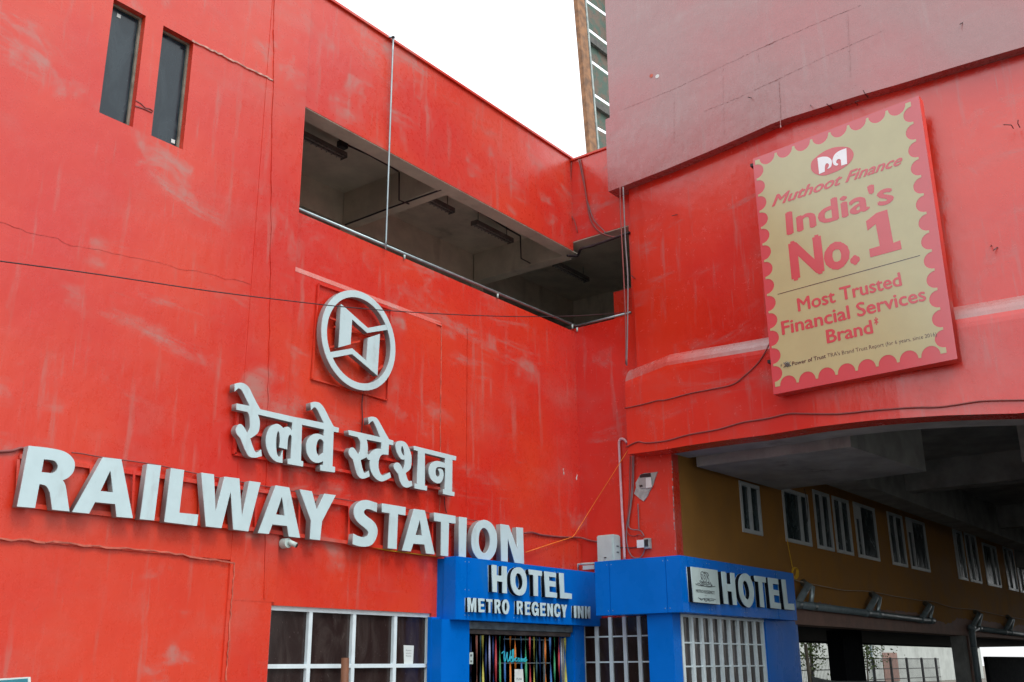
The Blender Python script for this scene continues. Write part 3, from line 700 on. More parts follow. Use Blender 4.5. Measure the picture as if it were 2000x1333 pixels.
# script "Welcome" on the door glass: a thin cyan line drawn as tubes
WEL = [[(625, 520), (650, 490), (665, 500), (660, 590), (675, 655), (700, 560), (715, 500), (712, 600), (728, 655), (760, 560), (770, 470)],
       [(745, 640), (775, 600), (785, 570), (770, 580), (765, 640), (790, 655), (812, 600), (815, 470), (800, 480), (795, 640), (820, 640), (835, 600)],
       [(872, 590), (850, 595), (845, 640), (875, 640)], [(895, 600), (885, 640), (910, 645), (915, 605), (895, 600)],
       [(930, 655), (938, 600), (945, 655), (955, 605), (965, 655), (975, 605), (985, 655)], [(990, 630), (1015, 600), (1010, 590), (995, 620), (1000, 655), (1035, 620)]]
wlc = thing('welcome_sticker', 'cyan handwritten Welcome lettering on the hotel door behind the ribbons', 'sticker', (15.5, PY + 0.08, 1.8))
for s_ in WEL:
    tube('script_stroke', [YP(905 + x / 8.333, 1215 + y / 8.333, PY + 0.10) for x, y in s_], 0.011, CYAN, wlc, 6)
def sheet(name, quad, Y, m, parent=None, t=0.004):
    bm = bmesh.new(); a = [YP(*p, Y) for p in quad]; vs = [bm.verts.new(p) for p in a]; v2 = [bm.verts.new(Vector(p) + Vector((0, -t, 0))) for p in a]
    bm.faces.new(vs); bm.faces.new(v2[::-1])
    for i in range(4): bm.faces.new((vs[i], vs[(i + 1) % 4], v2[(i + 1) % 4], v2[i]))
    return obj(name, bm, m, parent)
o = sheet('paper_notice', [(1005, 1308), (1021, 1308), (1023, 1345), (1005, 1345)], PY + 0.07, PAPER); tag(o, 'white paper notice hanging on the hotel door among the ribbons', 'notice')
words_on('lettering', 'PUSH', [(1009, 1329), (1019, 1329), (1019, 1325), (1009, 1325)], planeA(PY + 0.062), frA(PY + 0.062), 0, GREYP, o)
o = sheet('door_sticker', [(917, 1275), (924, 1275), (923.5, 1298), (916.5, 1298)], PY - 0.002, BOX); tag(o, 'small pale switch plate on the door edge of the blue pillar', 'switch plate')
sheet('switch_slot', [(918.5, 1279), (922, 1279), (922, 1283), (918.5, 1283)], PY - 0.007, GREYP, o, 0.002); sheet('switch_slot', [(918.5, 1291), (922, 1291), (922, 1294), (918.5, 1294)], PY - 0.007, GREYP, o, 0.002)

# ============================================================ lettering
LY = 11.78
plL = planeA(LY)
def letter(nm, cs, org, s, parent, Y=LY, depth=0.10):
    c = conv(cs, org, s, planeA(Y))
    face = shape(nm, c, frA(Y), 0.012, WHT, parent)
    shape('letter_return', c, frA(Y), depth - 0.002, LSIDE, face, -depth + 0.0)
    return face
EN = [
 ((20, 860), 7.84, [[(278, 92), (560, 122), (760, 160, 1), (880, 215, 1), (960, 300, 1), (982, 390, 1), (955, 500, 1), (880, 580, 1), (797, 622), (838, 700, 1), (870, 900), (900, 1098), (635, 1070), (600, 810), (555, 720, 1), (500, 690, 1), (440, 680), (372, 1045), (95, 1022)],
   [(508, 300), (600, 308, 1), (680, 330, 1), (722, 400, 1), (700, 470, 1), (640, 508, 1), (560, 505), (472, 495)]]),
 ((20, 860), 7.84, [[(1415, 268), (1695, 300), (1870, 1200), (1620, 1180), (1600, 985), (1290, 955), (1200, 1130), (940, 1105)], [(1525, 470), (1570, 805), (1375, 785)]]),
 ((260, 890), 7.84, [[(215, 135), (420, 160), (315, 1000), (95, 980)]]),
 ((260, 890), 7.84, [[(575, 200), (775, 228), (700, 882), (990, 910), (970, 1085), (468, 1022)]]),
 ((260, 890), 7.84, [[(1040, 268), (1230, 295), (1255, 880), (1395, 330), (1620, 358), (1660, 950), (1775, 395), (1945, 420), (1755, 1168), (1525, 1138), (1485, 560), (1345, 1118), (1105, 1090)]]),
 ((480, 920), 7.84, [[(455, 228), (660, 262), (825, 1032), (650, 1010), (625, 850), (400, 825), (345, 972), (178, 955)], [(545, 400), (592, 690), (455, 672)]]),
 ((480, 920), 7.84, [[(820, 288), (1005, 318), (1080, 600), (1200, 355), (1370, 378), (1160, 780), (1130, 1068), (972, 1048), (992, 765)]]),
 ((660, 950), 8.885, [[(675, 300), (560, 262, 1), (470, 245, 1), (370, 270, 1), (290, 350, 1), (268, 450, 1), (290, 560, 1), (360, 650, 1), (440, 715, 1), (500, 770, 1), (522, 820, 1), (500, 868, 1), (430, 890, 1), (340, 870, 1), (265, 830), (245, 1010), (350, 1045, 1), (470, 1055, 1), (580, 1020, 1), (650, 920, 1), (680, 790, 1), (655, 680, 1), (590, 600, 1), (510, 540, 1), (455, 490, 1), (445, 440, 1), (490, 402, 1), (560, 412, 1), (665, 455)]]),
 ((660, 950), 8.885, [[(760, 303), (1168, 370), (1162, 512), (1035, 492), (1010, 1098), (855, 1082), (885, 475), (755, 455)]]),
 ((660, 950), 8.885, [[(1315, 400), (1500, 425), (1672, 1190), (1520, 1172), (1492, 1018), (1300, 1002), (1255, 1138), (1105, 1118)], [(1412, 590), (1455, 858), (1340, 850)]]),
 ((840, 970), 8.885, [[(65, 285), (435, 345), (432, 478), (320, 462), (305, 1045), (175, 1030), (182, 448), (62, 428)]]),
 ((840, 970), 8.885, [[(498, 358), (630, 375), (612, 1090), (488, 1080)]]),
 ((840, 970), 8.885, [[(925, 412, 1), (1050, 465, 1), (1135, 610, 1), (1155, 790, 1), (1125, 970, 1), (1040, 1095, 1), (930, 1125, 1), (820, 1080, 1), (735, 950, 1), (710, 780, 1), (735, 600, 1), (810, 465, 1)],
   [(925, 550, 1), (990, 600, 1), (1028, 710, 1), (1030, 840, 1), (990, 950, 1), (930, 990, 1), (870, 940, 1), (838, 820, 1), (840, 690, 1), (870, 590, 1)]]),
 ((840, 970), 8.885, [[(1218, 485), (1358, 505), (1505, 920), (1495, 540), (1605, 550), (1622, 1175), (1460, 1155), (1340, 740), (1340, 1140), (1225, 1125)]])]
rs = thing('railway_station_sign', 'large white raised capitals reading RAILWAY STATION on the red wall', 'sign', (11, 11.88, 3.4))
for (org, s, cs) in EN: letter('letter', cs, org, s, rs)
def frame_bars(name, segs, Y, parent, wdt=0.05, d=0.05, m=None):
    for a, b_ in segs:
        bm = bmesh.new(); bar(bm, YP(*a, Y), YP(*b_, Y), wdt, d, (0, -1, 0)); obj(name, bm, m or RED, parent)
FYL = 11.935
frame_bars('frame_rail', [((36, 893), (520, 962)), ((520, 962), (1012, 1040)), ((60, 990), (500, 1036)), ((500, 1036), (858, 1086))], FYL, rs, 0.055, 0.05)
for x, y0, y1 in ((36, 893, 985), (178, 906, 1000), (262, 915, 1010), (392, 938, 1026), (500, 956, 1038), (585, 968, 1048), (682, 985, 1062), (770, 1000, 1072), (845, 1010, 1082), (925, 1026, 1096)):
    frame_bars('frame_post', [((x, y0 + 5), (x - 4 * (1 if x < 500 else 0.3), y1))], FYL - 0.052, rs, 0.035, 0.004)

HI1 = [[(120, 185), (125, 75), (190, 60, 1), (260, 75, 1), (320, 130, 1), (370, 230, 1), (420, 330), (475, 425), (940, 530), (1345, 612), (1300, 520), (1255, 430, 1), (1215, 395, 1), (1168, 438), (1165, 335), (1220, 322, 1), (1290, 340, 1), (1350, 410, 1), (1410, 530), (1480, 660), (1552, 680), (1545, 742), (1478, 730), (1462, 1205), (1498, 1215), (1495, 1290), (1295, 1262), (1300, 1185), (1335, 1190), (1335, 1135),
        (1260, 1160, 1), (1180, 1130, 1), (1120, 1040, 1), (1102, 930, 1), (1130, 830, 1), (1190, 775, 1), (1260, 758, 1), (1345, 790), (1345, 700), (1045, 635), (1030, 1130), (1062, 1140), (1058, 1210), (848, 1172), (852, 1100), (892, 1102), (905, 800), (890, 772, 1), (862, 790, 1), (850, 850), (842, 975), (730, 945), (745, 850), (735, 755, 1), (715, 725, 1), (697, 790, 1), (690, 880, 1), (692, 960, 1), (705, 1040, 1), (728, 1075, 1), (752, 1060, 1), (780, 985), (778, 1160), (690, 1140, 1), (620, 1080, 1), (570, 980, 1), (550, 870, 1), (565, 760, 1), (610, 665, 1), (690, 625, 1), (750, 645, 1), (790, 685), (840, 662, 1), (880, 682, 1), (910, 725), (912, 605), (440, 495),
        (465, 580, 1), (462, 680, 1), (430, 760, 1), (335, 825), (365, 920), (405, 1008, 1), (440, 1010, 1), (485, 975), (495, 1065), (400, 1088, 1), (320, 1070, 1), (275, 1000, 1), (240, 920), (200, 820), (150, 760, 1), (140, 700, 1), (170, 640, 1), (210, 630, 1), (250, 670, 1), (295, 750), (330, 680, 1), (332, 600, 1), (322, 510, 1), (300, 462), (145, 430), (150, 345), (330, 378), (290, 300), (240, 200, 1), (205, 150, 1), (170, 140, 1)],
       [(1285, 832, 1), (1322, 845, 1), (1342, 875), (1338, 1015), (1272, 1066), (1245, 1010, 1), (1240, 940, 1), (1255, 870, 1)]]
HI2 = [[(140, 288), (575, 385), (530, 280), (490, 190, 1), (460, 165, 1), (415, 210), (412, 112), (470, 105, 1), (530, 130, 1), (580, 210, 1), (640, 320), (695, 415), (755, 435), (750, 495), (692, 485), (685, 628), (600, 625, 1), (560, 680, 1), (548, 770, 1), (565, 860, 1), (600, 908, 1), (640, 900, 1), (705, 868), (722, 935), (640, 980, 1), (580, 990, 1), (510, 950, 1), (455, 870, 1), (430, 770, 1), (435, 700), (410, 695, 1), (388, 660), (305, 700),
        (325, 800), (350, 868, 1), (380, 870, 1), (415, 845), (430, 920), (370, 948, 1), (310, 950, 1), (260, 900, 1), (225, 790), (200, 690), (155, 640, 1), (140, 585, 1), (165, 535, 1), (205, 530, 1), (240, 570, 1), (272, 625), (298, 560, 1), (300, 450, 1), (265, 385), (145, 355)],
       [(388, 418), (588, 458), (590, 545), (520, 545, 1), (460, 580, 1), (428, 622), (398, 618), (404, 520, 1)]]
HI3 = [[(800, 455, 1), (850, 437, 1), (920, 460, 1), (970, 540, 1), (1000, 640, 1), (1002, 740, 1), (985, 820, 1), (922, 878), (940, 945), (965, 985, 1), (1005, 985), (1012, 1050), (940, 1078, 1), (880, 1050, 1), (840, 980), (820, 890), (775, 830, 1), (758, 780, 1), (790, 735, 1), (830, 740, 1), (860, 780, 1), (885, 830), (908, 760, 1), (907, 692), (860, 685, 1), (810, 610, 1), (785, 520, 1)],
       [(880, 512, 1), (900, 570, 1), (905, 645), (880, 620, 1), (860, 570, 1), (865, 520, 1)]]
HI4 = [[(1035, 505), (1615, 648), (1612, 705), (1563, 695), (1558, 1130), (1592, 1138), (1588, 1195), (1432, 1162), (1438, 1100), (1460, 1102), (1464, 806), (1365, 795, 1), (1335, 830, 1), (1335, 890, 1), (1355, 925, 1), (1385, 915, 1), (1387, 870, 1), (1362, 818), (1420, 825, 1), (1442, 890, 1), (1430, 965, 1), (1390, 1015, 1), (1330, 1010, 1), (1270, 960, 1), (1240, 880, 1), (1245, 800, 1), (1280, 740, 1), (1340, 712, 1), (1400, 720, 1), (1462, 742), (1462, 672), (1185, 605), (1185, 1050), (1215, 1055), (1212, 1118), (1042, 1085), (1048, 1020), (1080, 1025), (1090, 575), (1035, 560)]]
hs = thing('hindi_station_sign', 'white raised Devanagari lettering mounted above the English station name', 'sign', (11.5, 11.88, 4.6))
for cs, org in ((HI1, (440, 740)), (HI2, (660, 800)), (HI3, (660, 800)), (HI4, (660, 800))): letter('letter_group', cs, org, 7.017, hs)
frame_bars('frame_rail', [((455, 888), (660, 920)), ((660, 920), (880, 960)), ((455, 842), (660, 880)), ((660, 880), (860, 920)), ((600, 834), (688, 850)), ((462, 795), (455, 888)), ((688, 850), (700, 925))], FYL, hs, 0.045, 0.05)

em = thing('metro_emblem', 'round white raised emblem of two interlocking arrows inside a ring above the Hindi lettering', 'emblem', (12.3, 11.8, 6.3))
pe = planeA(LY)
def pxE(x, y): return pe(600 + x / 5.33, 550 + y / 5.33)
pts = [pxE(*p) for p in ((470, 110), (600, 1135), (140, 480), (912, 700), (720, 210), (330, 1010))]
# circle fit
import numpy as np
A_ = np.array([[2 * p[0], 2 * p[1], 1] for p in pts]); bb_ = np.array([p[0] ** 2 + p[1] ** 2 for p in pts]); sol = np.linalg.lstsq(A_, bb_, rcond=None)[0]
ecx, ecz = float(sol[0]), float(sol[1]); eR = math.sqrt(sol[2] + sol[0] ** 2 + sol[1] ** 2)
def circ(r, n_=64, d=1): return [(ecx + r * math.cos(2 * math.pi * k / n_), ecz + d * r * math.sin(2 * math.pi * k / n_)) for k in range(n_)]
ring = shape('ring', [circ(eR), circ(eR * 0.862)], frA(LY), 0.012, WHT, em); shape('ring_return', [circ(eR), circ(eR * 0.862)], frA(LY), 0.098, LSIDE, ring, -0.10)
for cs in ([[(352, 240), (628, 488), (805, 455), (845, 447), (852, 502), (830, 508), (622, 540), (465, 400), (448, 658), (322, 692)]], [[(225, 742), (465, 700), (615, 830), (632, 590), (755, 550), (728, 985), (465, 760), (262, 798), (240, 802)]]):
    c = [[pxE(*p) for p in k] for k in cs]
    a = shape('arrow', c, frA(LY), 0.012, WHT, em, -0.004); shape('arrow_return', c, frA(LY), 0.09, LSIDE, a, -0.098)
frame_bars('frame_bar', [((621, 556), (608, 741)), ((608, 741), (755, 783)), ((755, 783), (762, 606)), ((762, 606), (621, 556))], FYL + 0.02, em, 0.025, 0.03)
frame_bars('bracket', [((640, 622), (662, 630)), ((640, 680), (700, 668)), ((715, 655), (752, 652)), ((722, 735), (745, 716)), ((650, 640), (760, 668))], FYL - 0.02, em, 0.03, 0.04)

# hotel letters: white face, dark gap, thin white tray behind
def hletter(nm, cs, org, s, parent, Y, dep=0.085, rawc=None):
    c = rawc or conv(cs, org, s, planeA(Y))
    f = shape(nm, c, frA(Y), 0.014, WHT, parent)
    shape('letter_side', c, frA(Y), dep - 0.012, BLK, f, -dep + 0.011)
    shape('letter_tray', c, frA(Y), 0.010, WHT, f, -dep)
    return f
h1 = thing('hotel_sign', 'white raised word HOTEL above the doorway on the blue fascia', 'sign', (15.5, HY, 3.0))
HL = [[[(200, 140), (290, 150), (290, 348), (395, 360), (398, 165), (488, 178), (492, 700), (402, 690), (402, 475), (298, 462), (298, 678), (208, 668)]],
      [[(710, 190, 1), (790, 215, 1), (850, 300, 1), (878, 440, 1), (870, 600, 1), (820, 710, 1), (740, 742, 1), (660, 710, 1), (600, 620, 1), (568, 480, 1), (575, 330, 1), (630, 225, 1)], [(705, 305, 1), (760, 340, 1), (795, 440, 1), (798, 540, 1), (770, 610, 1), (730, 632, 1), (690, 600, 1), (658, 510, 1), (655, 400, 1), (675, 330, 1)]],
      [[(922, 230), (1175, 265), (1172, 362), (1098, 350), (1098, 755), (1015, 745), (1005, 340), (922, 328)]],
      [[(1225, 268), (1450, 298), (1450, 390), (1312, 372), (1315, 452), (1440, 470), (1440, 575), (1320, 560), (1322, 668), (1468, 690), (1468, 785), (1245, 768)]],
      [[(1515, 298), (1600, 308), (1612, 685), (1760, 705), (1758, 808), (1535, 795)]]]
for cs in HL: hletter('letter', cs, (940, 1090), 10.0, h1, HY - 0.09)
h2 = thing('hotel_sign', 'white raised word HOTEL at the end of the blue fascia beside the square crest plaque', 'sign', (21, HY2, 3.0))
HR = [[[(635, 192), (700, 200), (718, 400), (800, 410), (785, 212), (852, 220), (900, 765), (835, 758), (812, 535), (735, 525), (750, 748), (682, 742)]],
      [[(1030, 225, 1), (1090, 250, 1), (1150, 360, 1), (1188, 520, 1), (1180, 680, 1), (1135, 785, 1), (1080, 798, 1), (1010, 740, 1), (960, 630, 1), (932, 480, 1), (935, 340, 1), (970, 255, 1)], [(1030, 348, 1), (1075, 390, 1), (1110, 500, 1), (1118, 600, 1), (1095, 665, 1), (1060, 660, 1), (1020, 590, 1), (1000, 480, 1), (1000, 390, 1)]],
      [[(1192, 262), (1385, 290), (1392, 385), (1328, 375), (1365, 805), (1300, 795), (1265, 368), (1205, 358)]],
      [[(1425, 295), (1595, 320), (1605, 415), (1505, 400), (1515, 500), (1612, 515), (1615, 605), (1525, 595), (1535, 715), (1642, 735), (1650, 832), (1475, 812)]],
      [[(1655, 325), (1722, 332), (1765, 738), (1868, 742), (1882, 850), (1712, 835)]]]
for cs in HR: hletter('letter', cs, (1335, 1095), 8.696, h2, HY2 - 0.09)
GL = {'M': [[(0, 0), (.3, 0), (.5, .62), (.7, 0), (1, 0), (1, 1), (.76, 1), (.76, .3), (.58, 1), (.42, 1), (.24, .3), (.24, 1), (0, 1)]],
      'E': [[(0, 0), (1, 0), (1, .19), (.33, .19), (.33, .4), (.9, .4), (.9, .58), (.33, .58), (.33, .81), (1, .81), (1, 1), (0, 1)]],
      'T': [[(0, 0), (1, 0), (1, .2), (.66, .2), (.66, 1), (.34, 1), (.34, .2), (0, .2)]],
      'R': [[(0, 0), (.6, 0), (.85, .06, 1), (.95, .27, 1), (.88, .46, 1), (.68, .55), (1, 1), (.68, 1), (.4, .6), (.3, .6), (.3, 1), (0, 1)], [(.3, .18), (.52, .18, 1), (.64, .29, 1), (.52, .42, 1), (.3, .42)]],
      'O': [[(.5, -.02, 1), (.82, .1, 1), (1, .5, 1), (.82, .9, 1), (.5, 1.02, 1), (.18, .9, 1), (0, .5, 1), (.18, .1, 1)], [(.5, .18, 1), (.66, .3, 1), (.7, .5, 1), (.66, .7, 1), (.5, .82, 1), (.34, .7, 1), (.3, .5, 1), (.34, .3, 1)]],
      'G': [[(.97, .32), (.68, .32), (.62, .22, 1), (.5, .18, 1), (.36, .27, 1), (.3, .5, 1), (.36, .73, 1), (.5, .82, 1), (.66, .76, 1), (.7, .64), (.52, .64), (.52, .46), (1, .46), (1, 1), (.8, 1), (.78, .92), (.5, 1.02, 1), (.17, .9, 1), (0, .5, 1), (.17, .1, 1), (.5, -.02, 1), (.82, .06, 1)]],
      'C': [[(.97, .34), (.68, .36), (.62, .22, 1), (.5, .18, 1), (.36, .27, 1), (.3, .5, 1), (.36, .73, 1), (.5, .82, 1), (.62, .78, 1), (.69, .62), (.98, .64), (.84, .93, 1), (.5, 1.02, 1), (.17, .9, 1), (0, .5, 1), (.17, .1, 1), (.5, -.02, 1), (.84, .07, 1)]],
      'N': [[(0, 0), (.3, 0), (.71, .6), (.71, 0), (1, 0), (1, 1), (.7, 1), (.29, .4), (.29, 1), (0, 1)]],
      'Y': [[(0, 0), (.33, 0), (.5, .36), (.67, 0), (1, 0), (.66, .6), (.66, 1), (.34, 1), (.34, .6)]],
      'I': [[(0, 0), (1, 0), (1, 1), (0, 1)]]}
h3 = thing('hotel_name_sign', 'small white raised capitals METRO REGENCY INN along the bottom of the blue fascia', 'sign', (15.5, HY, 2.6))
YN = HY - 0.06
for ch, x0, y0, x1, y1 in (('M', 95, 60, 215, 270), ('E', 250, 70, 335, 275), ('T', 365, 80, 450, 280), ('R', 485, 85, 568, 290), ('O', 592, 88, 695, 300), ('R', 808, 108, 892, 305), ('E', 925, 118, 1000, 315), ('G', 1022, 122, 1120, 325), ('E', 1145, 135, 1222, 330), ('N', 1248, 145, 1325, 335), ('C', 1345, 148, 1435, 342), ('Y', 1450, 160, 1530, 350), ('I', 1635, 178, 1665, 357), ('N', 1690, 180, 1770, 362), ('N', 1795, 185, 1868, 367)):
    c = []
    for k in GL[ch]:
        cc = []
        for x, y in smooth_contour(k):
            X = x0 + x * (x1 - x0); Yp = y0 + y * (y1 - y0 - 4) + (0.07 - 0.035 * y) * (x * (x1 - x0))
            cc.append(planeA(YN)(900 + X / 7.407, 1160 + Yp / 7.407))
        c.append(cc)
    hletter('letter', None, None, None, h3, YN, 0.058, c)
# crest plaque
pq = thing('crest_plaque', 'square white plaque with a grey printed crest beside the right HOTEL letters', 'plaque', (18.8, HY2, 3.0))
plc = conv([[(115, 110), (565, 172), (610, 755), (160, 708)]], (1335, 1095), 8.696, planeA(HY2 - 0.09))
PLW = shape('plate', plc, frA(HY2 - 0.09), 0.014, simple('plaque_white', (0.46, 0.58, 0.58), 0.35, var=0.04), pq)
shape('plate_side', plc, frA(HY2 - 0.09), 0.072, BLK, pq, -0.074); shape('plate_tray', plc, frA(HY2 - 0.09), 0.010, WHT, pq, -0.085)
PZ = HY2 - 0.09 - 0.017
def pstroke(pts, r=0.006, nm='crest_line'):
    tube(nm, [YP(1340 + x / 14.04, 1095 + y / 14.04, PZ) for x, y in pts], r, GREYP, pq, 5)
for p in ([(505, 350), (450, 400), (440, 480), (470, 560), (515, 600), (560, 560), (575, 470), (555, 390), (505, 350)],
          [(505, 400), (485, 440), (490, 500), (515, 520), (530, 470), (505, 400)],
          [(430, 310), (400, 350), (415, 400), (405, 450), (430, 500), (400, 560), (440, 610), (490, 590)],
          [(570, 340), (600, 380), (615, 420), (585, 460), (620, 520), (625, 600), (580, 620), (560, 590)],
          [(440, 310), (480, 330), (530, 330), (570, 350)], [(370, 560), (400, 620), (440, 650), (490, 640), (520, 600), (560, 650), (620, 670), (680, 640), (650, 600)],
          [(310, 640), (360, 630), (400, 680), (460, 690), (520, 660), (580, 700), (660, 720), (720, 690), (690, 670)],
          [(260, 650), (360, 690), (500, 710), (640, 735), (800, 715)],
          [(330, 1030), (420, 1060), (480, 1050), (540, 1045), (620, 1060), (720, 1060), (810, 1080)], [(370, 1050), (430, 1095), (470, 1050), (520, 1110), (560, 1130), (600, 1060), (640, 1120), (700, 1100), (760, 1110)],
          [(500, 1060), (540, 1085), (590, 1100), (640, 1080)]):
    pstroke(p)
for p in ([(405, 370), (412, 400)], [(595, 390), (608, 425)], [(420, 480), (425, 510)], [(430, 600), (470, 610)], [(600, 600), (630, 640)], [(400, 685), (450, 690)], [(680, 680), (710, 690)]): pstroke(p, 0.014, 'crest_leaf')
def pw(text, quad, bold=0.0):
    words_on('lettering', text, [(1340 + x / 14.04, 1095 + y / 14.04) for x, y in quad], planeA(PZ - 0.001), frA(PZ - 0.001), 0, GREYP, pq, bold)
pw('METRO REGENCY', [(275, 880), (785, 935), (780, 850), (270, 795)], -0.005); pw('INN', [(515, 985), (570, 990), (568, 965), (513, 958)])

# ============================================================ billboard
XS = 16.86
bd = thing('billboard', 'large yellow billboard with red stamp edged border advertising a finance company', 'billboard', (17, 5.6, 9))
SQ = [(1511, 771.5), (1870, 701.5), (1794.5, 187.5), (1470, 311.5)]   # BL BR TR TL
pS = planeB(XS); fS = frB(XS)
c4 = [pS(*p) for p in SQ]
shape('cabinet', [c4], fS, 0.24, SIGNRED, bd, -0.245)
shape('border_face', [c4], fS, 0.004, SR, bd, -0.004)
# frame edge lines
Hs = homog(SQ)
Wm = ((c4[1][0] - c4[0][0]) ** 2 + (c4[1][1] - c4[0][1]) ** 2) ** .5; Hm = ((c4[3][0] - c4[0][0]) ** 2 + (c4[3][1] - c4[0][1]) ** 2) ** .5
def uv(x, y):   # metres on the board -> plane coords
    u, v = x / Wm, y / Hm
    a = [c4[0][i] + (c4[1][i] - c4[0][i]) * u for i in (0, 1)]; b_ = [c4[3][i] + (c4[2][i] - c4[3][i]) * u for i in (0, 1)]
    return tuple(a[i] + (b_[i] - a[i]) * v for i in (0, 1))
mL, mR, mB, mT = 0.045, 0.15, 0.13, 0.055
x0, x1, y0, y1 = mL, Wm - mR, mB, Hm - mT
cont = []
def side(pa, pb, n_):
    pa = Vector(pa); pb = Vector(pb); d = (pb - pa); L = d.length; d.normalize(); nrm = Vector((-d.y, d.x)); e = 0.07; st_ = (L - 2 * e) / n_; r = st_ * 0.44
    cont.append(tuple(pa))
    for k in range(n_):
        cpt = pa + d * (e + st_ * (k + .5))
        for j in range(11):
            a = math.pi - math.pi * j / 10
            cont.append(tuple(cpt + d * (r * math.cos(a)) + nrm * (r * math.sin(a) * 1.05)))
side((x0, y0), (x1, y0), 8); side((x1, y0), (x1, y1), 13); side((x1, y1), (x0, y1), 8); side((x0, y1), (x0, y0), 13)
shape('yellow_field', [[uv(*p) for p in cont]], fS, 0.003, SY, bd, 0.001)
def bw(text, quad, m=SR, bold=0.02, shear=0.0): words_on('printed_letter', text, quad, pS, fS, 0.0055, m, bd, bold * 1.45, shear)
bw('Muthoot Finance', [(1507.5, 405), (1761, 322), (1765, 301), (1511, 383.5)], SR, 0.022, 0.22)
bw("India's", [(1536.7, 460), (1747, 394), (1741, 353), (1533.7, 418.3)], SR, 0.022)
bw('No.', [(1546.4, 547.5), (1680.5, 511.5), (1672, 443), (1539.5, 478)], SR, 0.035)
shape('printed_letter', conv([[(1000, 1180), (993, 1125), (1062, 1105), (1035, 963), (982, 1005), (972, 945), (1040, 890), (1110, 868), (1150, 1085), (1195, 1068), (1205, 1125)]], (1400, 150), 3.3333, pS), fS, 0.003, SR, bd, 0.0045)
bw('Most Trusted', [(1559, 609.5), (1762.5, 558), (1758, 533), (1556, 585)], SR, 0.018)
bw('Financial Services', [(1527.8, 655.3), (1810.3, 587), (1805, 561.5), (1525, 630)], SR, 0.018)
bw('Brand', [(1615.3, 671.6), (1706.5, 651), (1702, 626), (1612.5, 646.5)], SR, 0.02)
bw('*', [(1709, 646), (1717, 644.5), (1715, 621), (1707, 623)], SR, 0.02)
bw('Power of Trust', [(1547.5, 715.3), (1613.5, 700), (1612.5, 692.8), (1546.8, 708)], SK, 0.012)
bw("TRA's Brand Trust Report (for 6 years, since 2016)", [(1616.5, 699.3), (1830, 657), (1828.5, 649.8), (1615.5, 692)], SK, 0.0)
bw('*', [(1525, 722), (1528, 721.3), (1527.5, 712), (1524.5, 712.7)], SK, 0.0)
def bstroke(pts, r, m=SK, nm='printed_mark'):
    q = [pS(*p) for p in pts]; tube(nm, [fS @ Vector((a, c, 0.006)) for a, c in q], r, m, bd, 4)
for k in range(3): bstroke([(1531 + k * 3, 709.5 - k), (1534 + k * 3, 713 - k), (1539 + k * 3, 718 - k)], 0.010); bstroke([(1531 + k * 3.4, 719 - k), (1535 + k * 3.2, 714 - k), (1538 + k * 3, 709 - k)], 0.006)
c = [pS(*p) for p in ((1519, 576), (1797, 500))]; bmx = bmesh.new(); bar(bmx, fS @ Vector((*c[0], 0.004)), fS @ Vector((*c[1], 0.004)), 0.012, 0.003, (-1, 0, 0)); obj('printed_rule', bmx, SK, bd)
ov = [(230, 800), (270, 600), (450, 430), (700, 260), (1000, 150), (1300, 130), (1500, 170), (1620, 330), (1590, 520), (1450, 700), (1200, 870), (950, 980), (700, 1060), (480, 1050), (300, 960)]
shape('logo_oval', conv([[(*p, 1) for p in ov]], (1570, 280), 16.667, pS), fS, 0.003, SR, bd, 0.0045)
shape('logo_figure', conv([[(450, 500), (600, 460, 1), (760, 460, 1), (860, 510, 1), (918, 600, 1), (900, 760, 1), (830, 830, 1), (765, 850), (815, 780, 1), (820, 710, 1), (770, 670, 1), (710, 710, 1), (690, 800), (685, 945), (505, 1020)]], (1570, 280), 16.667, pS), fS, 0.003, SW, bd, 0.008)
shape('logo_figure', conv([[(1390, 180), (1415, 690), (1230, 745), (1210, 560), (1150, 530, 1), (1080, 570, 1), (1060, 650, 1), (1130, 690), (1100, 740, 1), (1020, 740, 1), (960, 680, 1), (940, 560, 1), (990, 420, 1), (1080, 320, 1), (1200, 250, 1)]], (1570, 280), 16.667, pS), fS, 0.003, SW, bd, 0.008)
for p0, p1 in (((1090, 540), (1170, 545)), ((730, 680), (800, 665)), ((1080, 420), (1150, 440))):
    bstroke([(1570 + p0[0] / 16.667, 280 + p0[1] / 16.667), (1570 + p1[0] / 16.667, 280 + p1[1] / 16.667)], 0.006, SR, 'logo_detail')
for y in (7.15, 5.7, 4.25):
    for z in (6.9, 10.9): B('mounting_bracket', (XS + 0.23, y - 0.03, z - 0.03), (LX(y) + 0.28, y + 0.03, z + 0.03), IRON, bd)

# ============================================================ pipes, cables, boxes
def T(name, pts, r, m, label, cat, seg=7, group=None, sm=True):
    o = tube(name, pts, r, m, None, seg, sm); return tag(o, label, cat, group)
gr = thing('gallery_rail', 'galvanised pipe rail along the sill of the open upper gallery', 'railing', (14, 12.1, 8.8))
RZ = 8.80
tube('rail', [YP(576, 406, 12.03), YP(1125, 638, 12.03)], 0.027, GALV, gr, 12, False)
tube('rail', [YP(1125, 638, 12.03), XP(1232, 611, XC + 0.02)], 0.026, GALV, gr, 12, False)
for x, y in ((790, 502), (972, 578), (1118, 638)): tube('rail_clip', [YP(x, y - 3, 11.99), YP(x, y + 5, 11.99)], 0.02, BOX, gr, 6, False)
q = XP(1127, 641, XC - 0.02); tube('rail_clip', [q, q + Vector((0, 0, -0.09))], 0.02, BOX, gr, 6, False)
lr = thing('earthing_rod', 'thin grey vertical pipe with a hooked top crossing the gallery opening', 'pipe', (12.5, 11.9, 8.8))
tp = YP(768, 74, 11.9)
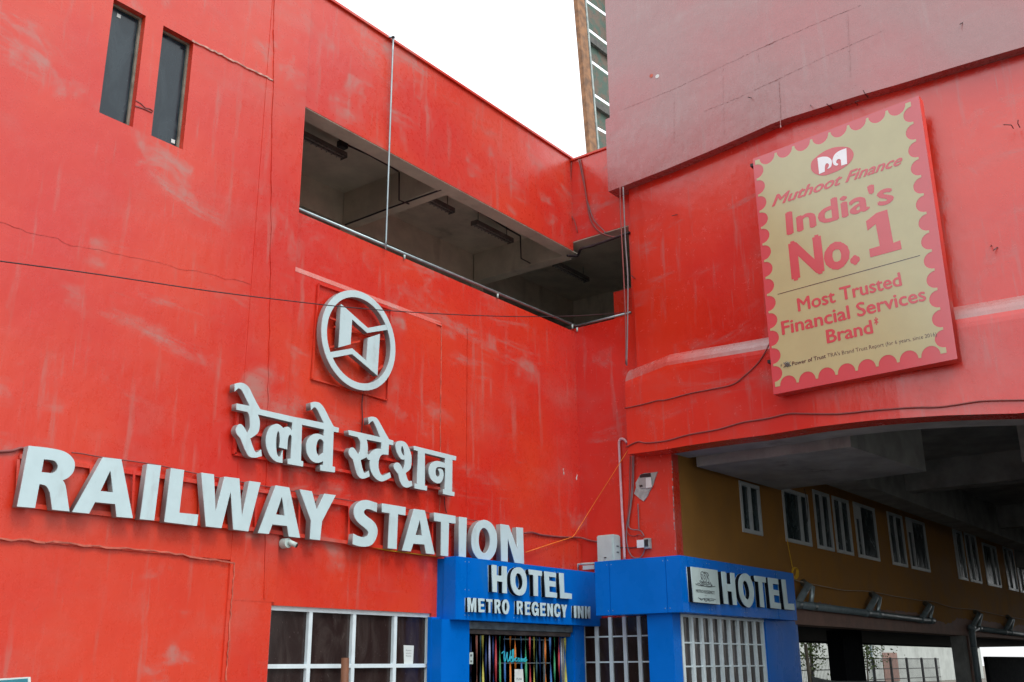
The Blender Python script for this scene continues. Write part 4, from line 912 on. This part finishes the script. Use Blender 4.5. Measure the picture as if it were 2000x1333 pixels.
tube('rod', [tp, YP(767, 100, 11.9), YP(760, 300, 11.93), YP(754, 470, 11.95), YP(753, 488, 11.96)], 0.018, PINKP if False else GALV, lr, 8, False)
tube('hook', [tp, Vector((tp[0] - 0.26, 12.15, tp[2] - 0.01)), Vector((tp[0] - 0.28, 12.2, 13.05))], 0.018, GALV, lr, 8, False)
bmx = bmesh.new(); bmesh.ops.create_uvsphere(bmx, u_segments=10, v_segments=8, radius=0.035); bmesh.ops.translate(bmx, verts=bmx.verts, vec=tp); obj('knob', bmx, IRON, lr, True)

# ceiling lights in the gallery
def ceiling_light(x0, x1, label):
    t_ = thing('ceiling_light', label, 'ceiling light', ((x0 + x1) / 2, 13.35, 11.1), 'strip lights under the gallery ceiling')
    M1 = mat('light_housing'); 
    B('housing', (x0, 13.27, 11.06), (x1, 13.45, 11.13), M1, t_)
    for k in (0, 1): tube('lamp_tube', [(x0 + 0.05, 13.31 + 0.09 * k, 11.04), (x1 - 0.05, 13.31 + 0.09 * k, 11.04)], 0.014, mat('tube_grey'), t_, 8, False)
    n_ = int((x1 - x0) / 0.12)
    for k in range(n_ + 1):
        x = x0 + (x1 - x0) * k / n_; B('louvre', (x - 0.004, 13.275, 11.03), (x + 0.004, 13.445, 11.058), M1, t_)
    for x in (x0, x1 - 0.01): B('end_plate', (x, 13.268, 11.02), (x + 0.01, 13.452, 11.059), M1, t_)
    for x in (x0 + 0.15, x1 - 0.15): tube('hanger', [(x, 13.36, 11.13), (x, 13.36, 11.4)], 0.008, IRON, t_, 6, False)
simple('light_housing', (0.16, 0.155, 0.14), 0.6, var=0.2); simple('tube_grey', (0.30, 0.30, 0.27), 0.4)
ceiling_light(10.85, 12.15, 'unlit strip light nearest the left end of the gallery opening')
ceiling_light(14.35, 15.35, 'unlit strip light just past the first ceiling beam of the gallery')
ceiling_light(16.1, 17.45, 'unlit strip light in the middle bay, just before the inner corner')
ceiling_light(19.25, 20.65, 'dim strip light deep in the gallery, seen through the corner opening')
def cz(x, y, z): return ZP(x, y, z)
def zz2(p, z): return ZP(550 + p[0] / 2.854, 150 + p[1] / 2.854, z)
cd1 = thing('gallery_conduit', 'black electrical conduit running along the gallery ceiling and beams', 'conduit', (14, 12.6, 11.2))
for pts, z in (([(370, 385), (490, 440), (600, 500), (650, 530)], 11.0), ([(905, 650), (1000, 700), (1130, 770), (1250, 845)], 11.05), ([(1250, 845), (1330, 890)], 11.05), ([(355, 828), (600, 735), (890, 632)], 10.66)):
    tube('conduit', [zz2(p, z) for p in pts], 0.018, CABLE, cd1, 7, False)
a = zz2((655, 535), 11.0); tube('conduit', [a, YP(550 + 655 / 2.854, 150 + 690 / 2.854, a[1]), zz2((710, 712), 10.66)], 0.016, CABLE, cd1, 7, False)
a = zz2((1330, 890), 11.05); tube('conduit', [a, YP(550 + 1335 / 2.854, 150 + 1015 / 2.854, a[1]), zz2((1385, 1042), 10.66)], 0.016, CABLE, cd1, 7, False)
p = zz2((340, 380), 11.05); B('junction', (p[0] - 0.09, p[1] - 0.06, 10.98), (p[0] + 0.09, p[1] + 0.06, 11.1), IRON, cd1)
T('corner_conduit', [XP(1230, 455, XC - 0.03), XP(1160, 480, XC - 0.03), XP(1135, 487, XC - 0.06), YP(1128, 500, 12.0), YP(1108, 500, 12.1)], 0.03, CABLE, 'thick black conduit bending round the inner corner below the parapet', 'conduit')

# cables on the return parapet and down the wall
pc = lambda pts, off=0.03: [XP(x, y, XC - off) for x, y in pts]
T('loose_cable', pc([(1133, 312), (1139, 345), (1145, 385), (1152, 425), (1162, 445), (1178, 458), (1205, 464), (1228, 455)]), 0.018, CABR, 'dark double cable curving from the parapet top down to the beam edge', 'cable')
T('loose_cable', pc([(1130, 312), (1138, 350), (1149, 400), (1160, 430), (1178, 450), (1183, 455)], 0.02), 0.009, CABG, 'thin grey cable beside the dark double cable on the return parapet', 'cable')
T('loose_cable', [XP(x, y, XC - 0.02) for x, y in ((1116, 316), (1114, 380), (1116, 420), (1122, 432), (1128, 455))], 0.010, CABR, 'thin wire hanging down the inner corner of the red parapet', 'cable')
xb = lambda pts, off: [XP(x, y, 17.60 - off) for x, y in pts]
T('drop_cable', xb([(1211, 366), (1212, 420), (1215, 480), (1219, 560), (1222, 640), (1222, 712)], 0.10), 0.014, CABR, 'first of two cables dropping past the gallery corner, the one nearer the parapet', 'cable', group='drop cables at the gallery corner')
T('drop_cable', xb([(1217, 366), (1220, 440), (1222, 480), (1226, 540), (1226, 610), (1224, 715)], 0.09), 0.016, CABG, 'thicker grey drop cable against the edge of the overhead building', 'cable', group='drop cables at the gallery corner')
# cables on the overhead concourse
ob = lambda pts, off: [onB(x, y, off) for x, y in pts]
T('wall_cable', ob([(1221, 798), (1250, 792), (1262, 789), (1285, 783), (1300, 782), (1345, 770), (1385, 762), (1430, 752), (1455, 734), (1480, 710), (1497, 684), (1508, 660)], -0.02), 0.013, CABR, 'cable looping along the red band and up behind the billboard', 'cable')
T('wall_cable', ob([(1223, 874), (1245, 864), (1262, 866), (1300, 862), (1345, 850), (1400, 840), (1450, 826), (1500, 818), (1540, 809), (1580, 809), (1640, 809), (1700, 803), (1780, 797), (1830, 796), (1870, 791), (1920, 784), (2000, 782), (2060, 780)], -0.02), 0.015, CABR, 'long dark cable along the lower edge of the overhead red band', 'cable')
# long wire across the front
p0 = YP(-60, 503, 11.3); p1 = XP(1226, 611, 17.9)
pts = []
for x, y in ((-60, 505), (0, 511), (200, 538), (400, 568), (560, 588), (700, 603), (860, 614), (1000, 619), (1120, 618), (1226, 611)):
    t_ = (x + 60) / 1286; Y = 11.3 + (p1[1] - 11.3) * t_ ** 2
    pts.append(YP(x, y, Y))
T('overhead_wire', pts, 0.008, CABLE, 'thin dark wire strung across the wall in front of the round emblem', 'wire', 6)
# cables round the lettering
T('sign_cable', [YP(x, y, 11.92) for x, y in ((-40, 884), (0, 883), (25, 881), (42, 876), (60, 880))] , 0.018, CABR, 'thick cable arriving at the first letter of the station name', 'cable')
T('sign_cable', [YP(x, y, 11.90) for x, y in ((140, 885), (160, 887), (200, 894), (300, 908), (380, 925), (520, 951), (660, 975), (800, 996), (880, 1011), (940, 1019))], 0.009, CABR, 'thin cable laid along the top frame rail of the English station name', 'cable')
T('sign_cable', [YP(1024, 1042, 11.95), YP(1040, 1041, 11.97), YP(1060, 1046, 11.98), YP(1100, 1050, 11.98), YP(1132, 1051, 11.96), XP(1150, 1056, XC - .03), XP(1165, 1059, XC - 0.05)], 0.02, CABR, 'thick reddish cable from the last station letter to the white meter box', 'cable')
T('sign_cable', [YP(x, y, 11.94) for x, y in ((710, 765), (707, 790), (708, 820), (706, 845))], 0.008, CABLE, 'short black wire hanging between the round emblem and the Hindi letters', 'wire')
T('sign_cable', [YP(x, y, 11.94) for x, y in ((868, 972), (869, 990), (872, 1003))], 0.008, CABLE, 'short black wire below the last Hindi letter', 'wire')
T('sign_cable', [YP(x, y, 11.9) for x, y in ((725, 1069), (760, 1076), (800, 1081), (830, 1085), (858, 1088))], 0.010, YEL, 'yellow wire under the letters just left of the blue fascia', 'wire')
T('orange_string', [XP(1229, 876, 17.7), XP(1200, 922, 17.8), XP(1160, 985, 17.93), YP(1124, 1043, 11.97), YP(1118, 1050, 11.96), YP(1080, 1062, 11.95), YP(1026, 1080, 11.93)], 0.008, ORG, 'orange string slanting from the overhead band down to the station letters', 'string', 6, sm=False)
cbx = lambda pts, off=0.03: [XP(x, y, XC - off) for x, y in pts]
T('hooked_pipe', cbx([(1224, 866), (1220, 860), (1214, 858), (1210, 861), (1209, 870), (1210, 891), (1212, 940), (1215, 1002), (1218, 1050), (1220, 1093)], 0.05), 0.026, PINKP, 'pale pink vertical pipe with a hooked top beside the meter box', 'pipe', 10)
for lab, pts, m_ in (('dark cable falling from the overhead band and looping into the grey junction box', [(1231, 892), (1230, 930), (1229, 970), (1226, 1010), (1223, 1030), (1228, 1045), (1240, 1048), (1248, 1045), (1256, 1050)], CABR),
                     ('grey cable dropping beside the hooked pipe and looping below the junction box', [(1235, 892), (1234, 950), (1229, 1005), (1223, 1040), (1226, 1070), (1235, 1088), (1250, 1090), (1258, 1078), (1261, 1064)], CABG),
                     ('thin cable curling into the top of the grey junction box', [(1238, 892), (1236, 960), (1228, 1020), (1232, 1034), (1250, 1037), (1258, 1048)], CABG),
                     ('black cable between the white meter box and the grey junction box', [(1208, 1072), (1218, 1070), (1235, 1071), (1250, 1068), (1262, 1064)], CABLE),
                     ('thin cable running under the wall hole', [(1246, 985), (1247, 1010), (1248, 1035)], CABG)):
    T('loose_cable', cbx(pts, 0.04), 0.011, m_, lab, 'cable', 6)
# meter box
X = XC - 0.30
a = XP(1164, 1047, X); b_ = XP(1197, 1045, X); c = XP(1166, 1098, X)
mb = thing('meter_box', 'white square electrical box standing on the blue fascia against the red wall', 'electrical box', (X + 0.15, (a[1] + b_[1]) / 2, c[2]))
B('cabinet', (X + 0.012, b_[1], 3.5), (XC - 0.01, a[1], a[2]), BOX, mb, 0.02)
B('door', (X, b_[1] + 0.03, 3.52), (X + 0.014, a[1] - 0.02, a[2] - 0.03), BOX, mb, 0.006)
B('latch', (X - 0.012, (a[1] + b_[1]) / 2 - 0.03, 3.68), (X, (a[1] + b_[1]) / 2 + 0.02, 3.70), IRON, mb)
for z in (3.6, 3.78, 3.9): B('vent_slot', (X + 0.12, b_[1] - 0.004, z), (X + 0.2, b_[1], z + 0.03), GREYP, mb)
# wall bracket of white tube
T('tube_bracket', [XP(1128, 1116, XC - .15), XP(1129, 1103, XC - .15), XP(1145, 1102, XC - .15), XP(1162, 1101, XC - .15)], 0.022, BOX, 'small white tube bracket above the blue fascia left of the meter box', 'bracket', 8, sm=False)
o = B('bracket_plate', (XC - 0.2, XP(1160, 1108, XC - .2)[1], XP(1150, 1113, XC - .2)[2]), (XC - 0.16, XP(1138, 1108, XC - .2)[1], XP(1150, 1105, XC - .2)[2]), BOX); tag(o, 'small dirty white metal plate behind the tube bracket', 'plate')
# junction box
jb = thing('junction_box', 'small grey white junction box hanging open on cables over the blue corner fascia', 'junction box', (XC - 0.1, 10.3, 3.9))
a = XP(1244, 1056, XC - 0.14); b_ = XP(1258, 1070, XC - 0.14)
B('lid', (XC - 0.15, b_[1], b_[2]), (XC - 0.13, a[1], a[2]), PAPER, jb); B('body', (XC - 0.10, XP(1268, 1060, XC - .1)[1], b_[2] - 0.02), (XC - 0.01, XP(1257, 1060, XC - .1)[1], a[2] + 0.03), PLASTER, jb)
B('terminal', (XC - 0.13, XP(1266, 1060, XC - .1)[1], b_[2] + 0.03), (XC - 0.10, XP(1259, 1060, XC - .1)[1], a[2]), IRON, jb)
# broken hole in the wall: filler patch with a recessed dark box
hp = thing('wall_hole', 'ragged hole in the red wall patched with grey filler around an open socket box', 'hole', (XC, 10.2, 5.0))
def h7(p): return (1130 + p[0] / 4.935, 840 + p[1] / 4.935)
patch = [(600, 435), (640, 420), (700, 418), (765, 408), (745, 460), (720, 540), (690, 590), (670, 640), (632, 692), (600, 670), (540, 620), (560, 560), (555, 515), (580, 470)]
pB = planeB(XC); shape('filler_patch', [[pB(*h7(p)) for p in patch]], frB(XC), 0.022, PLASTER, hp, 0.001)
for nm, q_, z0, m_ in (('dark_recess', [(612, 432), (700, 420), (705, 455), (640, 462), (600, 470), (595, 450)], 0.024, IRON), ('socket_box', [(600, 468), (655, 462), (660, 565), (610, 570), (590, 540)], 0.026, GREYP if False else CONC), ('loose_cover', [(662, 468), (712, 462), (722, 560), (665, 566)], 0.05, PAPER)):
    shape(nm, [[pB(*h7(p)) for p in q_]], frB(XC), 0.012, m_, hp, z0)
shape('cable_slot', [[pB(*h7(p)) for p in [(598, 538), (625, 535), (626, 552), (600, 556)]]], frB(XC), 0.008, IRON, hp, 0.04)
# paint flakes on the gallery wall and the edge between red and brown
for x, y, s_ in ((1101, 925, 5), (1126, 935, 6), (1127, 930, 4), (1100, 918, 3)):
    p = YP(x, y, YA + 0.006) ; o = shape('paint_flake', [[(p[0] + s_ * 0.004 * random.uniform(.4, 1) * math.cos(a), p[2] + s_ * 0.011 * random.uniform(.5, 1) * math.sin(a)) for a in [k * 0.9 for k in range(7)]]], frA(YA + 0.006), 0.003, PAPER, st)
for k in range(26):
    y = random.uniform(900, 1075); p = XP(1312 + (y - 889) * 0.039, y, XC); zz = random.uniform(0.01, 0.05)
    B('edge_chip', (XC - 0.004, p[1] - 0.004, p[2] - zz), (XC + 0.012, p[1] + random.uniform(0.005, 0.014), p[2] + zz), PLASTER, st)
# security camera
sc = thing('security_camera', 'small white bullet security camera under the letters of the station name', 'camera', (10.2, 11.8, 3.1))
Yc = 11.86
p = YP(558, 1062, Yc)
bmx = bmesh.new(); bmesh.ops.create_cone(bmx, cap_ends=True, segments=20, radius1=0.075, radius2=0.07, depth=0.12)
bmesh.ops.rotate(bmx, verts=bmx.verts, matrix=Matrix.Rotation(math.pi / 2, 3, 'X')); bmesh.ops.translate(bmx, verts=bmx.verts, vec=p); obj('base_box', bmx, BOX, sc, False)
q = YP(566, 1060, Yc - 0.08); r_ = YP(579, 1066, Yc - 0.16)
tube('arm', [p, q], 0.022, BOX, sc, 10, False); tube('camera_body', [q + (q - r_) * 0.15, r_], 0.037, BOX, sc, 14, False)
d_ = (r_ - q).normalized(); tube('lens', [r_, r_ + d_ * 0.012], 0.032, IRON, sc, 14, False)
# yellow rope with a coil at the brown wall
T('yellow_rope', [YP(1537, 1053, 9.75), YP(1541, 1075, 9.7), YP(1547, 1105, 9.6), YP(1549, 1112, 9.55)], 0.010, YEL, 'thin yellow rope hanging from a window of the brown building', 'rope', 6)
cl = thing('rope_coil', 'yellow rope coiled over the top corner of the blue fascia', 'rope', (YP(1552, 1118, 9.5)))
for k in range(5):
    cx, cy = 1551 + k * 0.8, 1118 + k * 0.7; pts = [YP(cx + (4.5 + k * .3) * math.cos(a), cy + (9 + k * .5) * math.sin(a), 9.45 - 0.01 * k) for a in [j * 0.6 for j in range(12)]]
    tube('rope_loop', pts, 0.011, YEL, cl, 6)
# grey window cable
T('window_cable', [YP(1571, 955, 9.72), YP(1575, 975, 9.72), YP(1578, 1000, 9.70), YP(1577, 1020, 9.72)], 0.008, CABLE, 'short dark cable in front of the second brown building window', 'cable')
# bunting line
pts = []
for x, y in ((1548, 1130), (1560, 1136), (1612, 1147), (1650, 1154), (1697, 1156), (1750, 1166), (1800, 1174), (1822, 1176), (1862, 1188), (1905, 1192), (1960, 1204), (2010, 1212)): pts.append(YP(x, y, YBR - 0.12))
T('tied_string', pts, 0.010, simple('twine', (0.42, 0.33, 0.25), 0.7), 'long knotted twine tied along the beam of the brown building', 'string', 6)
# drain pipes on the beam: collector pipe with forked branches
def drain(label, x0, x1, yl, yr, forks, down=None):
    t_ = thing('drain_pipe', label, 'drain pipe', YP((x0 + x1) / 2, (yl + yr) / 2, YBR - 0.2), 'grey drain pipes along the brown building beam')
    Yd = YBR - 0.20
    pl_ = lambda x: YP(x, yl + (yr - yl) * (x - x0) / (x1 - x0), Yd)
    tube('collector', [pl_(x0), pl_(x1)], 0.088, PVC, t_, 14, False)
    for fx, ty in forks:
        a = pl_(fx); 
        tp_ = YP(fx + 2, ty, YBR - 0.1)
        tube('branch', [Vector((tp_[0] - 0.02, YBR - 0.05, tp_[2])), Vector((tp_[0] - 0.15, Yd, tp_[2] - 0.12)), Vector((a[0] - 0.42, Yd, a[2]))], 0.085, PVC, t_, 12, False)
        tube('branch', [Vector((tp_[0] + 0.05, YBR - 0.05, tp_[2])), Vector((tp_[0] + 0.12, Yd - 0.02, tp_[2] - 0.12)), Vector((a[0] + 0.38, Yd, a[2]))], 0.06, GALV, t_, 12, False)
        tube('collar', [Vector((a[0] - 0.62, Yd, pl_(fx)[2])), Vector((a[0] - 0.3, Yd, pl_(fx)[2]))], 0.10, PVC, t_, 14, False)
        tube('collar', [Vector((a[0] + 0.3, Yd, pl_(fx)[2])), Vector((a[0] + 0.62, Yd, pl_(fx)[2]))], 0.10, PVC, t_, 14, False)
    if down:
        x = down; a = pl_(x0); q_ = YP(x, 1235, Yd)
        tube('downpipe', [a, Vector((q_[0], Yd, a[2] - 0.12)), Vector((q_[0], Yd, -0.02))], 0.10, PVC, t_, 14, False)
        tube('collar', [Vector((q_[0], Yd, 2.05)), Vector((q_[0], Yd, 2.12))], 0.112, GALV, t_, 14, False)
drain('nearer grey collector pipe with three forked branches on the brown building beam', 1553, 1822, 1181, 1214, [(1571, 1138), (1704, 1160), (1808, 1178)])
drain('farther grey collector pipe with a bend and a downpipe on the brown building beam', 1908, 2040, 1228, 1246, [(1905, 1195), (1968, 1205)], 1898)

# ============================================================ roof trellis (perforated sheets on a rusty frame) above the return wall
tr = thing('rooftop_screen', 'tall rusty framed screen of perforated sheets rising above the roof against the sky', 'screen', (20, 14.6, 13))
YT = 14.6
def z3(x, y): return (1050 + x / 4.9925, y / 4.9925)
def quad3(name, pxs, Y, th, m, parent):
    bm = bmesh.new(); a = [YP(*p, Y) for p in pxs]; v0 = [bm.verts.new(p) for p in a]; v1 = [bm.verts.new(Vector(p) + Vector((0, th, 0))) for p in a]
    bm.faces.new(v0); bm.faces.new(v1[::-1]); n_ = len(a)
    for i in range(n_): bm.faces.new((v0[i], v0[(i + 1) % n_], v1[(i + 1) % n_], v1[i]))
    return obj(name, bm, m, parent)
# post centre line: (420,0)->(535,1333) in zoom
def postx(y): return 420 + (535 - 420) * y / 1333
slits = [(480, 0, 700, 160), (487, 270, 737, 465), (525, 590, 768, 770), (553, 915, 790, 1075), (585, 1240, 745, 1330)]
slits = [(460, -330, 690, -150), (440, -650, 670, -470), (420, -970, 640, -790)][::-1] + slits + [(615, 1560, 850, 1700)]
def ext(s, x): return s[1] + (s[3] - s[1]) * (x - s[0]) / (s[2] - s[0])
for a, b_ in zip(slits[:-1], slits[1:]):
    ym = (a[1] + b_[1]) / 2; xl = postx(ym) - 58; xr = 1250
    quad3('perforated_sheet', [z3(xl - 3, ext(a, xl) + 26), z3(xr, ext(a, xr) + 26), z3(xr, ext(b_, xr) - 4), z3(xl + 25, ext(b_, xl + 25) - 4)], YT, 0.02, PERF, tr)
quad3('post', [z3(postx(-1000) - 34, -1000), z3(postx(-1000) + 36, -1000), z3(postx(1500) + 36, 1500), z3(postx(1500) - 34, 1500)], YT - 0.16, 0.14, RUST, tr)
quad3('post_flange', [z3(postx(-1000) + 44, -1000), z3(postx(-1000) + 58, -1000), z3(postx(1500) + 58, 1500), z3(postx(1500) + 44, 1500)], YT - 0.15, 0.13, simple('pale_steel', (0.36, 0.42, 0.40), 0.6, var=0.3), tr)
for s in (slits[4], slits[6], slits[2]):
    xl = postx(s[1]) + 60; xr = 1250
    quad3('cross_rail', [z3(xl, ext(s, xl) + 55), z3(xr, ext(s, xr) + 55), z3(xr, ext(s, xr) + 115), z3(xl, ext(s, xl) + 115)], YT - 0.11, 0.1, simple('cross_steel', (0.10, 0.10, 0.09), 0.7, var=0.4) if 'cross_steel' not in MATS else MATS['cross_steel'], tr)
quad3('side_channel', [z3(700, -1000), z3(742, -1000), z3(760, 500), z3(735, 480)], YT - 0.17, 0.05, MATS['pale_steel'], tr)

# ============================================================ daylight yard behind the brown building
bw_ = thing('compound_wall', 'pale plastered wall of a low building in the yard beyond the undercroft', 'building', (75, 32, 0))
B('wall', (40, 32, -0.02), (130, 32.4, 6.5), PALEW, bw_); B('roof_edge', (40, 31.7, 6.5), (130, 33, 6.8), PALEW, bw_)
for x in (84, 93): B('downpipe', (x, 31.85, 0), (x + 0.15, 31.99, 6.4), PVC, bw_)
B('shutter', (96, 31.93, 0.1), (100, 31.99, 2.6), BEAMB, bw_); B('sign_board', (88, 31.9, 3.0), (89.4, 31.98, 3.4), IRON, bw_)
fn = thing('yard_fence', 'dark metal bar fence with square posts in the yard beyond the undercroft', 'fence', (60, 22, 0))
for x in [42 + k * 3.2 for k in range(12)]: B('post', (x, 22, -.02), (x + 0.12, 22.12, 2.0), IRON, fn)
for z in (0.7, 1.3, 1.9): B('rail', (42, 22.03, z), (78, 22.07, z + 0.05), IRON, fn)
for k in range(180): B('fence_bar', (42.1 + k * 0.2, 22.035, 0.3), (42.115 + k * 0.2, 22.05, 1.96), IRON, fn)
def tree(x, y, h, label):
    t_ = thing('small_tree', label, 'tree', (x, y, 0), 'thin young trees in the yard')
    tube('trunk', [(x, y, -0.02), (x + 0.25, y, 1.2), (x + 0.8, y + .1, 2.4), (x + 1.0, y, h)], [0.09, 0.08, 0.07, 0.06, 0.05] + [0.04] * 11, BARK, t_, 8)
    bm = bmesh.new()
    for _ in range(700):
        a = random.uniform(0, 6.28); r = random.gauss(0, 0.75); p = Vector((x + 0.6 + r * math.cos(a), y + r * math.sin(a), h * 0.75 + random.gauss(0, 0.6))); s_ = random.uniform(0.04, 0.10)
        u_ = Vector((random.gauss(0, 1), random.gauss(0, 1), random.gauss(0, 1))).normalized() * s_; v_ = u_.cross(Vector((random.gauss(0, 1), random.gauss(0, 1), random.gauss(0, 1)))).normalized() * s_ * .6
        bm.faces.new([bm.verts.new(p + q_) for q_ in (-u_, v_, u_, -v_)])
    obj('foliage', bm, LEAF, t_)
tree(YP(1690, 1300, 20)[0], 20, 3.2, 'thin leaning young tree beyond the dark column of the undercroft')
tree(YP(1578, 1300, 20)[0], 20, 3.2, 'thin young tree beside the blue pillar, beyond the undercroft')
T('timber_pole', [YP(1583, 1345, 10.6), YP(1573, 1259, 10.6)], 0.045, simple('pale_wood', (0.30, 0.26, 0.20), 0.8), 'pale upright timber pole beside the blue shopfront end pillar', 'pole', 8, sm=False)
bm = bmesh.new(); pr = None
for k in range(25):
    x = 1586 + k * 6; top = 1322 + 9 * math.sin(min(1, k / 9) * 1.57) ; Y = 10.9
    p = YP(x, top, Y); q_ = Vector((p[0], Y + 0.1 * math.sin(k), 0)); v0 = bm.verts.new(p); v1 = bm.verts.new(q_)
    if pr: bm.faces.new((pr[0], v0, v1, pr[1]))
    pr = (v0, v1)
o = obj('tarpaulin', bm, TARP); tag(o, 'sagging grey tarpaulin strung between the pole and the columns', 'tarpaulin'); md = o.modifiers.new('thickness', 'SOLIDIFY'); md.thickness = 0.01
# corner of a teal board at the lower left
lb = thing('teal_board', 'corner of a teal board with white edge low at the left of the red wall', 'board', (5, 10.8, 1.2))
for nm, q_, Y, m_ in (('board_face', [(-60, 1334), (54, 1326), (56, 1420), (-60, 1420)], 10.79, simple('teal_print', (0.04, 0.22, 0.28), 0.4, scale=4, dirt=(0.25, 0.05, 0.1), dirt_amt=0.5)), ('board_edge', [(-60, 1330), (57, 1323), (60, 1425), (-60, 1425)], 10.80, PAPER)):
    sheet(nm, q_, Y, m_, lb, 0.008 if nm == 'board_face' else 0.03) if nm == 'board_edge' else sheet(nm, q_, 10.768, m_, lb, 0.004)
